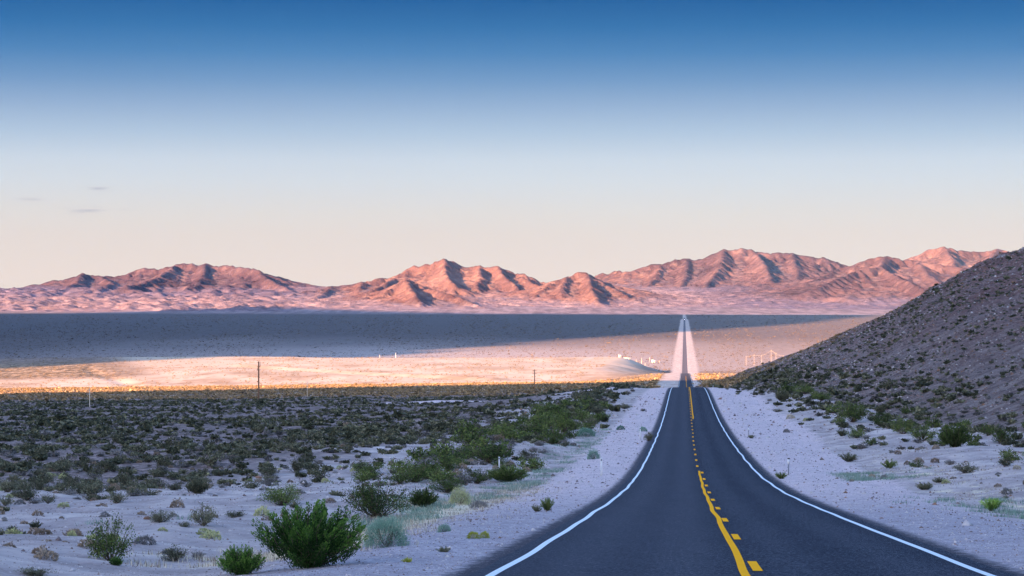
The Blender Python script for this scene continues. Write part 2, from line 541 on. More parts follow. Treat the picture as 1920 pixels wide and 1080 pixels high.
def hill_material():
    m, nt, b = new_mat('hillside_scree', 0.95, 0.1)
    # streaks that run down and along the slope
    ps = geo_pos(nt, (0.16, 1.0, 0.16), (0, 0, math.radians(14)))
    n_s = noise_n(nt, ps, 0.03, 7, 0.68, 0.8)
    p = geo_pos(nt)
    n_m = noise_n(nt, p, 0.22, 7, 0.85)
    n_f = noise_n(nt, p, 0.9, 6, 0.95)
    col = ramp(nt, [(0.40, (0.22, 0.088, 0.078)), (0.46, (0.33, 0.165, 0.148)), (0.52, (0.33, 0.215, 0.20)), (0.57, (0.40, 0.29, 0.27)), (0.615, (0.62, 0.51, 0.50))], n_s).outputs[0]
    rock = ramp(nt, [(0.43, (0.03, 0.018, 0.017)), (0.48, (0.15, 0.092, 0.086)), (0.53, (0.32, 0.22, 0.205)), (0.59, (0.62, 0.51, 0.49))], n_f).outputs[0]
    col = mix_rgb(nt, mr(nt, n_m, 0.40, 0.60, 0.2, 0.8), col, rock)
    low = ramp(nt, [(0.40, (0.20, 0.15, 0.145)), (0.5, (0.36, 0.28, 0.265)), (0.60, (0.54, 0.44, 0.40))], n_m).outputs[0]
    low = mix_rgb(nt, mr(nt, n_f, 0.45, 0.75, 0.0, 0.5), low, (0.2, 0.16, 0.17))
    col = mix_rgb(nt, attr_n(nt, 'foot'), col, low)
    nt.links.new(col, b.inputs['Base Color'])
    bump(nt, b, math_n(nt, 'ADD', n_m, math_n(nt, 'MULTIPLY', n_f, 0.8)), 1.0, 1.6)
    return m


def asphalt_material():
    m, nt, b = new_mat('asphalt', 0.95, 0.03)
    p = geo_pos(nt)
    sep = nd(nt, 'ShaderNodeSeparateXYZ'); nt.links.new(p, sep.inputs[0])
    t = math_n(nt, 'SUBTRACT', math_n(nt, 'SUBTRACT', sep.outputs[0], math_n(nt, 'MULTIPLY', sep.outputs[1], TH)), XC)
    ag = noise_n(nt, p, 16.0, 4, 1.0)
    pl = geo_pos(nt, (1, 0.04, 1), (0, 0, math.atan(TH)))
    ln = noise_n(nt, pl, 1.6, 4, 0.6)
    col = ramp(nt, [(0.40, (0.007, 0.010, 0.018)), (0.48, (0.020, 0.028, 0.044)), (0.54, (0.046, 0.056, 0.078)), (0.62, (0.20, 0.21, 0.24))], ag).outputs[0]
    col = mix_rgb(nt, mr(nt, noise_n(nt, p, 0.25, 4), 0.35, 0.7, 0.0, 0.25), col, (0.062, 0.066, 0.088))
    # wheel paths worn paler, oily strip between them
    track = math_n(nt, 'COSINE', math_n(nt, 'MULTIPLY', math_n(nt, 'ABSOLUTE', t), 2 * math.pi / 1.75))
    tr = math_n(nt, 'ADD', track, mr(nt, ln, 0.2, 0.8, -0.9, 0.9))
    col = mix_rgb(nt, mr(nt, tr, -1.0, 1.2, 0.0, 0.8), col, mix_rgb(nt, 1.0, col, (0.62, 0.66, 0.72), 'MULTIPLY'))
    leftl = mr(nt, t, -0.6, 0.3, 0.28, 0.0)
    col = mix_rgb(nt, mr(nt, sep.outputs[1], 1300, 2400, 0.0, 0.75), col, (0.20, 0.175, 0.185))  # far stretch paler: mirage sheen of the sunlit road painted in
    col = mix_rgb(nt, leftl, col, (0.085, 0.09, 0.11))
    v = nd(nt, 'ShaderNodeTexVoronoi', i_Scale=3.0); nt.links.new(p, v.inputs['Vector'])
    ch = math_n(nt, 'LESS_THAN', v.outputs['Distance'], 0.05)
    col = mix_rgb(nt, math_n(nt, 'MULTIPLY', ch, 0.6), col, (0.35, 0.35, 0.38))
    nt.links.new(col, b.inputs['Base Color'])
    bump(nt, b, ag, 0.5, 0.01)
    return m


def paint_material(name, c, wear=0.3):
    m, nt, b = new_mat(name, 0.9, 0.03)
    p = geo_pos(nt)
    f = noise_n(nt, p, 30.0, 3, 0.8)
    col = mix_rgb(nt, mr(nt, f, 0.56, 0.72, 0.0, wear), tuple(c), tuple(v * 0.5 for v in c))
    col = mix_rgb(nt, mr(nt, noise_n(nt, p, 1.2, 4), 0.45, 0.7, 0.0, 0.15), col, tuple(v * 0.8 for v in c))
    nt.links.new(col, b.inputs['Base Color'])
    return m


def flat_mat(name, c, rough=0.7, spec=0.2, var=0.25, scale=2.0):
    m, nt, b = new_mat(name, rough, spec)
    p = geo_pos(nt)
    col = mix_rgb(nt, mr(nt, noise_n(nt, p, scale, 4), 0.35, 0.65), tuple(v * (1 - var) for v in c), tuple(c))
    nt.links.new(col, b.inputs['Base Color'])
    return m


def leaf_mat(name, dark, mid, light, trans=0.12):
    m, nt, b = new_mat(name, 0.75, 0.15)
    v = attr_n(nt, 'tone')
    oi = nd(nt, 'ShaderNodeObjectInfo')
    p = geo_pos(nt)
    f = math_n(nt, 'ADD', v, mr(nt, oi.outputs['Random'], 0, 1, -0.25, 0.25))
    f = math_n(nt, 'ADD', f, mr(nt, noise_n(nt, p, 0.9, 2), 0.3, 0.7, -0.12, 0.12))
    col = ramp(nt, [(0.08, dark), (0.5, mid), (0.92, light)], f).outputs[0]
    nt.links.new(col, b.inputs['Base Color'])
    tb = nd(nt, 'ShaderNodeBsdfTranslucent'); nt.links.new(col, tb.inputs[0])
    mx = nd(nt, 'ShaderNodeMixShader', i_0=trans)
    nt.links.new(b.outputs[0], mx.inputs[1]); nt.links.new(tb.outputs[0], mx.inputs[2])
    nt.links.new(mx.outputs[0], nt.nodes['Material Output'].inputs[0])
    return m


M = {}
M['ground'] = ground_material()
M['mount'] = mountain_material()
M['hill'] = hill_material()
M['asphalt'] = asphalt_material()
M['white_paint'] = paint_material('white_road_paint', (0.72, 0.79, 0.84), 0.35)
M['yellow_paint'] = paint_material('yellow_road_paint', (1.0, 0.44, 0.008), 0.2)
M['creosote'] = leaf_mat('creosote_leaves', (0.045, 0.050, 0.030), (0.115, 0.120, 0.070), (0.25, 0.245, 0.155))
M['green_creosote'] = leaf_mat('green_creosote_leaves', (0.028, 0.045, 0.014), (0.085, 0.125, 0.032), (0.20, 0.25, 0.075))
M['far_scrub'] = leaf_mat('far_scrub', (0.06, 0.045, 0.035), (0.13, 0.095, 0.068), (0.22, 0.165, 0.12))
M['straw'] = leaf_mat('straw_blades', (0.40, 0.34, 0.25), (0.62, 0.54, 0.40), (0.82, 0.73, 0.56))
M['dry_scrub'] = leaf_mat('dry_brown_scrub', (0.12, 0.085, 0.045), (0.27, 0.185, 0.095), (0.46, 0.33, 0.18))
M['broom'] = leaf_mat('bright_green_twigs', (0.022, 0.055, 0.012), (0.12, 0.24, 0.04), (0.36, 0.55, 0.11))
M['sage'] = leaf_mat('blue_green_leaves', (0.06, 0.13, 0.095), (0.15, 0.29, 0.20), (0.30, 0.45, 0.33))
M['herb'] = leaf_mat('grey_green_herb', (0.11, 0.17, 0.13), (0.21, 0.31, 0.24), (0.36, 0.46, 0.37))
M['pale'] = leaf_mat('pale_yellow_leaves', (0.22, 0.24, 0.10), (0.42, 0.43, 0.20), (0.62, 0.60, 0.32))
M['lime'] = leaf_mat('yellow_green_leaves', (0.12, 0.15, 0.015), (0.33, 0.36, 0.03), (0.50, 0.50, 0.07))
M['tan'] = leaf_mat('tan_dry_stems', (0.13, 0.095, 0.07), (0.27, 0.20, 0.14), (0.42, 0.33, 0.24))
M['grey'] = leaf_mat('grey_dry_twigs', (0.09, 0.085, 0.08), (0.19, 0.18, 0.17), (0.34, 0.32, 0.30))
M['wood'] = flat_mat('branch_wood', (0.16, 0.12, 0.095), 0.9, 0.1, 0.5, 8)
M['pole_wood'] = flat_mat('weathered_pole_wood', (0.24, 0.135, 0.085), 0.85, 0.1, 0.4, 6)
M['post_white'] = flat_mat('white_post_plastic', (0.80, 0.80, 0.80), 0.5, 0.3, 0.12, 3)
M['post_grey'] = flat_mat('galvanised_steel', (0.26, 0.27, 0.29), 0.5, 0.5, 0.3, 5)
M['black'] = flat_mat('black_rubber', (0.02, 0.02, 0.022), 0.7, 0.2)
M['rock'] = flat_mat('stone', (0.34, 0.29, 0.28), 0.95, 0.1, 0.5, 1.5)
M['rust_rock'] = flat_mat('reddish_stone', (0.33, 0.19, 0.13), 0.95, 0.1, 0.4, 1.5)
M['pale_rock'] = flat_mat('pale_stone', (0.66, 0.58, 0.55), 0.95, 0.1, 0.3, 1.5)
M['dark_rock'] = flat_mat('dark_stone', (0.24, 0.175, 0.165), 0.95, 0.1, 0.4, 1.5)
M['wall_white'] = flat_mat('painted_metal_wall', (0.80, 0.76, 0.70), 0.6, 0.3, 0.1, 0.5)
M['roof_grey'] = flat_mat('roof_sheet', (0.40, 0.38, 0.37), 0.5, 0.4, 0.2, 0.5)
M['glass'] = flat_mat('dark_window_glass', (0.03, 0.035, 0.04), 0.1, 0.5, 0.1, 1)
M['car_paint'] = flat_mat('dark_car_paint', (0.06, 0.065, 0.075), 0.3, 0.5, 0.1, 1)
M['cream_metal'] = flat_mat('sunlit_steel_poles', (0.75, 0.62, 0.48), 0.6, 0.3, 0.15, 0.2)


def struct(name, me, **kw):
    return link(name, me, kind='structure', **kw)


# ------------------------------------------------------------------ ground sheet (one sheet to the horizon)
def build_ground():
    a_f = np.radians(np.concatenate([np.linspace(-180, -24, 60)[:-1], np.linspace(-24, -15.2, 60)[:-1], np.linspace(-15.2, 15.8, 900), np.linspace(15.8, 26, 60)[1:], np.linspace(26, 180, 60)[1:]]))
    r = np.concatenate([[0.5, 2], np.exp(np.linspace(math.log(4), math.log(31000), 800))])
    R, A = np.meshgrid(r, a_f, indexing='ij')
    X = R * np.sin(A); Y = R * np.cos(A)
    x = X.ravel(); y = Y.ravel()
    z = ground_z(x, y)
    V = np.stack([x, y, z], 1)
    t = x - TH * y - XC
    at_ = np.abs(t)
    nz = noise(x / 30, y / 30, 61)
    gr_edge = np.where(t > 0, np.interp(y, [0, 60, 120, 250, 400, 560], [9.5, 9.5, 10.5, 13.5, 13, 10]), np.interp(y, [0, 60, 120, 250, 400, 560], [7.8, 8.2, 8.6, 9.5, 9, 8]))
    gravel = smooth(gr_edge + 2.5, gr_edge - 2.0, at_) * (1 - smooth(620, 900, y))
    # the gravel side road that leaves to the left at the crest
    sr = 496 + 0.10 * np.clip(-t - 20, 0, 400) + 0.0006 * np.clip(-t - 20, 0, 400) ** 2
    gravel = np.maximum(gravel, smooth(8.5, 5.0, np.abs(y - sr)) * (t < -3) * smooth(-92, -62, t))
    # farther tracks
    sr2 = 1500 - 0.55 * (x - 98)
    gravel = np.maximum(gravel, 0.0)
    straw = np.exp(-((t + 9.8 - 0.6 * noise(x / 8, y / 8, 4)) / 1.5) ** 2) * (1 - smooth(75, 120, y)) * smooth(38, 46, y) + 0.45 * np.exp(-((t - 13) / 3) ** 2) * smooth(40, 60, y) * (1 - smooth(120, 200, y))
    grit = smooth(4.95, 4.15, at_) * (1 - smooth(600, 900, y))
    edge = np.interp(y, [0, 1600, 2220, 3000, 4000], [-12, 40, 83, 152, 160])
    inb = smooth(edge + 80, edge + 10, x)
    y0b = 1660 + 0.12 * (x + 300) + 30 * noise(x / 80, y / 80, 7)
    # at the left the sand stops earlier than at the right
    yend = np.where(x < -470, 2280, 3060)
    bench = smooth(y0b - 25, y0b + 25, y) * (1 - smooth(3040, 3160, y)) * inb
    leftcut = smooth(2160, 2320, y) * smooth(-0.160, -0.200, x / np.maximum(y, 1) + 0.00002 * (y - 2400))
    bench = bench * (1 - leftcut)
    bench_back = smooth(2250, 2700, y + 200 * noise(x / 300, y / 300, 8))
    valley = smooth(2200, 3000, y) * (1 - bench) * (1 - smooth(14500, 15200, y + 0.1 * x))
    brush = (smooth(600, 1000, y) * (1 - bench) * (1 - smooth(2600, 3000, y))) * 0.85
    ver_w = np.interp(y, [900, 1100, 3000, 5500, 10000, 11200, 11600, 15500, 16200], [7, 14, 18, 19, 19, 18, 9, 9, 9])
    verge = smooth(ver_w * 1.35, ver_w * 0.8, at_) * smooth(560, 800, y) * (1 - smooth(15800, 16500, y))
    # tracks and bare patches near the works
    fanm = smooth(14500, 15200, y + 0.1 * x)
    trk = np.exp(-((x - (100 + (y - 2900) * 0.105)) / 5.0) ** 2) * smooth(2600, 3000, y) * (1 - smooth(3500, 3700, y))
    trk2 = np.exp(-((x - (62 + (y - 2900) * 0.13)) / 4.0) ** 2) * smooth(2800, 3000, y) * (1 - smooth(3400, 3500, y)) * (x > edge)
    verge = np.maximum(verge, np.maximum(trk, 0) * 0.75)
    dense = np.clip(0.25 + smooth(3600, 6500, y + 0.9 * (-x) + 500 * noise(x / 900, y / 2500, 17)), 0, 1) * (0.55 + 0.45 * smooth(0.16, 0.02, x / np.maximum(y, 1)))  # mask for the shade painted on the valley floor, not plant density
    att = dict(gravel=gravel, straw=straw, grit=grit, bench=bench, bench_back=bench_back, valley=valley, brush=brush, verge=verge, fan=fanm, dense=dense, pale=smooth(55, 110, y), haze_tint=0.9 * np.exp(-(((x + 90 + 0.10 * (y - 3600)) / (430 + 0.07 * y)) ** 2)) * smooth(3000, 3300, y) * (1 - smooth(3700, 6400, y + 500 * fbm(x / 500, y / 1500, 3, 23))), litter=0.95 * smooth(75, 150, y) * smooth(-24, -34, t + 5 * noise(x / 20, y / 20, 19)))
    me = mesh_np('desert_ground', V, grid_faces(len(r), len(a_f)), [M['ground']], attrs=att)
    return struct('ground', me)


build_ground()


# ------------------------------------------------------------------ road
def road_rows(y0, y1, k=0.006, mn=0.25, mx=60):
    ys = [y0]
    while ys[-1] < y1:
        ys.append(ys[-1] + min(max(mn, abs(ys[-1]) * k), mx))
    ys[-1] = y1
    return np.array(ys)


def strip(name, y0, y1, t0, t1, lift, mat, wob=0.0, seed=0, cols=2, rows=None, jag=0.0):
    ys = road_rows(y0, y1) if rows is None else rows
    w = wob * noise(ys / 9.0, ys * 0 + seed, 50 + seed)
    L = t0 + w - jag * np.abs(fbm(ys * 0.55, ys * 0 + 3, 3, 12 + seed)); Rr = t1 + w + jag * np.abs(fbm(ys * 0.55, ys * 0 + 8, 3, 14 + seed))
    s = np.linspace(0, 1, cols)
    T = L[:, None] * (1 - s) + Rr[:, None] * s
    Y = np.repeat(ys[:, None], cols, 1)
    X = TH * Y + XC + T
    Z = road_z(Y) + lift + 0.000015 * Y - 0.012 * np.abs(T) 
    V = np.stack([X.ravel(), Y.ravel(), Z.ravel()], 1)
    return mesh_np(name, V, grid_faces(len(ys), cols), [mat])


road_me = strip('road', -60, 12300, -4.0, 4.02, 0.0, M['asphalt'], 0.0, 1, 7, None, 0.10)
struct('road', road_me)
struct('road_edge_line', strip('edge_line', -60, 2400, -3.72, -3.58, 0.008, M['white_paint'], 0.07, 2))
struct('road_edge_line', strip('edge_line', -60, 2400, 3.58, 3.72, 0.008, M['white_paint'], 0.07, 5))
struct('centre_line', strip('centre_line', -60, 134, 0.0, 0.13, 0.008, M['yellow_paint'], 0.075, 7))
struct('centre_line', strip('centre_line', 282, 1600, 0.27, 0.42, 0.008, M['yellow_paint'], 0.06, 8))


def dashes():
    V = []; Fc = []
    y = 44.0 - 12.19 * 8
    i = 0
    while y < 1500:
        t = 0.25 if y < 136 else (0.02 if y < 220 else 0.08)
        if 30 < y < 33.5:
            t = 0.25
        ys = np.linspace(y - 3.05 / 2 + 1.5, y + 3.05 / 2 + 1.5, 6)
        for s in range(6):
            for tt in (t - 0.075, t + 0.075):
                X = TH * ys[s] + XC + tt
                V.append((X, ys[s], float(road_z(ys[s])) + 0.009 + 0.000015 * ys[s] - 0.012 * abs(tt)))
        for s in range(5):
            b = i * 12 + s * 2
            Fc.append((b, b + 1, b + 3, b + 2))
        i += 1
        y += 12.19
    return mesh_np('dashes', np.array(V), np.array(Fc), [M['yellow_paint']])


struct('broken_centre_line', dashes())


# ------------------------------------------------------------------ hill on the right
def build_hill():
    ys = np.concatenate([np.arange(60, 300, 1.3), np.arange(300, 800, 1.7), np.arange(800, 1200, 5)])
    tt = np.concatenate([np.arange(0, 150, 0.85), np.arange(150, 520, 4.0)])
    Y, T = np.meshgrid(ys, tt, indexing='ij')
    X = TH * Y + XC + T
    x = X.ravel(); y = Y.ravel()
    h = hill_h(x, y)
    z = ground_z(x, y, False, False) + h - 0.25 - 1.2 * (hill_h(x, y, False) < 0.05)
    foot = 1 - smooth(0.0, 24.0, h + 3.5 * noise(x / 14, y / 22, 71))
    me = mesh_np('hill', np.stack([x, y, z], 1), grid_faces(len(ys), len(tt)), [M['hill']], attrs=dict(foot=foot))
    return struct('hill', me)


build_hill()


# ------------------------------------------------------------------ mountains across the valley
def P(px, py, km):
    d = km * 1000.0
    return ((px - 960) / F * d, d, (HY - py) / F * d)


RIDGES = [
    # (slope, points)
    (0.50, [P(-160, 548, 22), P(-60, 552, 21.5), P(0, 556, 21.3), P(22, 547, 21), P(60, 532, 21), P(80, 531, 21), P(98, 524, 21), P(125, 522, 21), P(155, 510, 21), P(190, 516, 21), P(212, 516, 21),
            P(240, 511, 21), P(268, 501, 21), P(300, 502, 21), P(330, 495, 21), P(345, 492, 21), P(362, 493, 21), P(372, 497, 21), P(385, 492, 21), P(400, 496, 21), P(435, 496, 20.8),
            P(450, 499, 20.6), P(475, 502, 20.4), P(490, 508, 20.2)]),
    (0.55, [P(484, 505, 20.3), P(515, 522, 20.1), P(545, 534, 20.0), P(556, 541, 19.9)]),
    (0.50, [P(78, 531, 21), P(92, 545, 20.0)]),
    (0.50, [P(155, 510, 21), P(140, 530, 20.2), P(120, 545, 19.4)]),
    (0.50, [P(190, 516, 21), P(215, 532, 20.0), P(185, 545, 19.2)]),
    (0.50, [P(330, 495, 21), P(300, 515, 20.2), P(275, 528, 19.7), P(235, 540, 19.0)]),
    (0.42, [P(385, 492, 21), P(380, 518, 20.2), P(360, 541, 19.3)]),
    (0.62, [P(474, 501, 20.4), P(500, 519, 19.9), P(528, 535, 19.4), P(562, 549, 18.8)]),
    (0.4, [P(-120, 530, 27), P(-40, 532, 27), P(0, 537, 27), P(22, 545, 27)]),
    # centre range
    (0.55, [P(430, 577, 17.2), P(520, 559, 18.0), P(560, 546, 18.6), P(600, 541, 18.8), P(620, 535, 19), P(640, 539, 19), P(665, 531, 19), P(680, 526, 19), P(720, 519, 19.2), P(740, 517, 19.2),
            P(760, 504, 19.4), P(775, 497, 19.4), P(795, 494, 19.4), P(812, 490, 19.4), P(833, 482, 19.4), P(850, 488, 19.5), P(868, 497, 19.5), P(885, 498, 19.4), P(900, 495, 19.3),
            P(915, 499, 19.3), P(933, 497, 19.3), P(950, 503, 19.3), P(968, 510, 19.3), P(985, 511, 19.2), P(1000, 518, 19.2), P(1013, 524, 19.2), P(1040, 526, 19.2), P(1060, 530, 19.2)]),
    (0.60, [P(690, 562, 16.8), P(720, 545, 17.0), P(745, 528, 17.2), P(762, 519, 17.3), P(800, 535, 17.1), P(825, 543, 16.9), P(850, 552, 16.7), P(875, 560, 16.5), P(905, 573, 16.2)]),
    (0.60, [P(762, 519, 17.3), P(775, 545, 16.6), P(790, 566, 16.2)]),
    (0.60, [P(833, 482, 19.4), P(835, 512, 18.8), P(850, 530, 18.3)]),
    (0.55, [P(900, 495, 19.3), P(898, 520, 18.8), P(890, 545, 18.3)]),
    (0.60, [P(933, 497, 19.3), P(945, 515, 18.9), P(965, 530, 18.6), P(978, 550, 18.2)]),
    (0.60, [P(968, 510, 19.3), P(985, 520, 18.9), P(1003, 530, 18.6)]),
    (0.55, [P(680, 527, 19.0), P(672, 545, 18.0), P(660, 562, 17.0)]),
    (0.55, [P(740, 517, 19.2), P(720, 532, 18.3), P(690, 545, 17.6)]),
    (0.50, [P(620, 535, 19), P(600, 552, 18.0), P(560, 568, 17.0)]),
    (0.62, [P(990, 561, 17.2), P(1012, 543, 17.5), P(1035, 526, 17.8), P(1062, 518, 18.0), P(1080, 510, 18.1), P(1090, 509, 18.1), P(1103, 511, 18.1), P(1118, 519, 18.0), P(1130, 527, 17.8),
            P(1150, 538, 17.6), P(1178, 553, 17.2), P(1205, 564, 16.9), P(1235, 574, 16.6)]),
    (0.45, [P(1062, 518, 18.0), P(1050, 545, 17.2)]),
    (0.60, [P(1100, 511, 18.1), P(1110, 540, 17.1), P(1120, 562, 16.5)]),
    (0.55, [P(1103, 511, 18.1), P(1122, 522, 18.5), P(1155, 534, 18.6)]),
    (0.60, [P(1165, 537, 18.6), P(1200, 540, 18.4), P(1230, 550, 18.0), P(1262, 563, 17.4), P(1280, 571, 17.0)]),
    # right range
    (0.50, [P(1100, 520, 24.5), P(1130, 511, 24.3), P(1140, 512, 24.3), P(1157, 505, 24.2), P(1170, 508, 24), P(1195, 505, 24), P(1220, 494, 24), P(1240, 494, 24), P(1262, 486, 24), P(1275, 484, 24),
            P(1290, 484, 24), P(1300, 485, 24), P(1318, 484, 24), P(1335, 475, 24), P(1357, 466, 24), P(1372, 467, 24), P(1390, 464, 24), P(1410, 467, 24), P(1432, 473, 24), P(1465, 472, 24),
            P(1485, 473, 24), P(1515, 480, 24), P(1545, 481, 24), P(1560, 486, 24), P(1575, 491, 24), P(1590, 498, 24), P(1610, 505, 24)]),
    (0.45, [P(1240, 494, 24), P(1228, 519, 23), P(1210, 540, 21.9)]),
    (0.45, [P(1290, 484, 24), P(1285, 516, 22.8), P(1275, 541, 21.5)]),
    (0.45, [P(1357, 466, 24), P(1350, 499, 23), P(1330, 524, 22), P(1320, 545, 21)]),
    (0.55, [P(1410, 467, 24), P(1428, 485, 23.2), P(1440, 508, 22.3), P(1448, 532, 21.2)]),
        (0.42, [P(1485, 473, 24), P(1495, 510, 22.7), P(1490, 536, 21.4)]),
    (0.50, [P(1480, 545, 18.2), P(1500, 532, 18.6), P(1540, 517, 19), P(1575, 500, 19.5), P(1600, 495, 19.5), P(1625, 484, 19.5), P(1640, 482, 19.5), P(1660, 478, 19.5), P(1690, 483, 19.5), P(1720, 487, 19.5),
            P(1760, 494, 19.3), P(1800, 498, 19.2), P(1840, 508, 19), P(1900, 520, 19), P(2000, 530, 19)]),
    (0.50, [P(1660, 478, 19.5), P(1652, 498, 18.7), P(1675, 512, 18.3), P(1710, 528, 17.9), P(1745, 548, 17.3)]),
    (0.38, [P(1652, 499, 18.7), P(1610, 505, 18.5), P(1570, 520, 18.1), P(1520, 543, 17.5)]),
    (0.38, [P(1720, 487, 19.5), P(1740, 514, 18.6), P(1775, 535, 17.9)]),
    (0.50, [P(1800, 498, 19.2), P(1830, 525, 18.2), P(1860, 550, 17.4)]),
    (0.30, [P(1505, 566, 17.0), P(1540, 557, 17.1), P(1570, 554, 17.1), P(1600, 560, 16.9), P(1645, 573, 16.5)]),
    (0.30, [P(1440, 560, 18), P(1480, 556, 18.2), P(1500, 558, 18)]),
    (0.50, [P(1670, 500, 27.5), P(1690, 494, 27.5), P(1705, 487, 27.5), P(1725, 475, 27.5), P(1740, 467, 27.5), P(1760, 463, 27.5), P(1770, 461, 27.5), P(1785, 464, 27.5), P(1800, 468, 27.5),
            P(1820, 469, 27.5), P(1840, 471, 27.5), P(1858, 468, 27.5), P(1870, 465, 27.5), P(1885, 469, 27.5), P(1920, 480, 27.5), P(2000, 478, 27.5)]),
    (0.50, [P(1770, 461, 27.5), P(1790, 490, 26), P(1775, 510, 25)]),
    (0.50, [P(1870, 465, 27.5), P(1855, 490, 26), P(1850, 510, 25)]),
]
CELL = 21.0


def blur(a, n=1):
    for _ in range(n):
        a = (np.roll(a, 1, 0) + np.roll(a, -1, 0) + 2 * a) / 4
        a = (np.roll(a, 1, 1) + np.roll(a, -1, 1) + 2 * a) / 4
    return a


def erode(H, batches, n, life=45, er=0.28, dep=0.22, cap_k=5.0, seed=3):
    """Droplet erosion, all drops of a batch at once. H in cells."""
    r = np.random.default_rng(seed)
    nx, ny = H.shape
    flow = np.zeros_like(H)
    for b_ in range(batches):
        x = r.uniform(2, nx - 4, n); y = r.uniform(2, ny - 4, n)
        dx = np.zeros(n); dy = np.zeros(n); sp = np.ones(n); wat = np.ones(n); sed = np.zeros(n)
        D = np.zeros(H.size)
        Hs = H.ravel()
        for it in range(life):
            ix = x.astype(int); iy = y.astype(int); fx = x - ix; fy = y - iy
            i0 = ix * ny + iy
            h00 = Hs[i0]; h10 = Hs[i0 + ny]; h01 = Hs[i0 + 1]; h11 = Hs[i0 + ny + 1]
            gx = (h10 - h00) * (1 - fy) + (h11 - h01) * fy
            gy = (h01 - h00) * (1 - fx) + (h11 - h10) * fx
            h = h00 * (1 - fx) * (1 - fy) + h10 * fx * (1 - fy) + h01 * (1 - fx) * fy + h11 * fx * fy
            dx = dx * 0.12 - gx * 0.88; dy = dy * 0.12 - gy * 0.88
            L = np.hypot(dx, dy) + 1e-9
            dx = dx / L; dy = dy / L
            nx_ = np.clip(x + dx, 2, nx - 4); ny_ = np.clip(y + dy, 2, ny - 4)
            jx = nx_.astype(int); jy = ny_.astype(int); gx2 = nx_ - jx; gy2 = ny_ - jy
            j0 = jx * ny + jy
            hn = Hs[j0] * (1 - gx2) * (1 - gy2) + Hs[j0 + ny] * gx2 * (1 - gy2) + Hs[j0 + 1] * (1 - gx2) * gy2 + Hs[j0 + ny + 1] * gx2 * gy2
            dh = hn - h
            cap = np.maximum(-dh, 0.008) * sp * wat * cap_k
            give = np.where(dh > 0, np.minimum(dh, sed), np.where(sed > cap, (sed - cap) * dep, -np.minimum((cap - sed) * er, -np.minimum(dh, 0))))
            sed = sed - give
            for off, w in ((0, (1 - fx) * (1 - fy)), (ny, fx * (1 - fy)), (1, (1 - fx) * fy), (ny + 1, fx * fy)):
                D += np.bincount(i0 + off, weights=give * w, minlength=H.size)
            flow += np.bincount(i0, weights=wat, minlength=H.size).reshape(H.shape)
            sp = np.sqrt(np.clip(sp * sp - dh * 2.5, 0.05, 40)); wat = wat * 0.975
            x = nx_; y = ny_
        H = H + (0.5 * np.clip(D.reshape(H.shape), -0.7, 0.35) + 0.5 * blur(np.clip(D.reshape(H.shape), -0.7, 0.35), 1))
    return H, flow


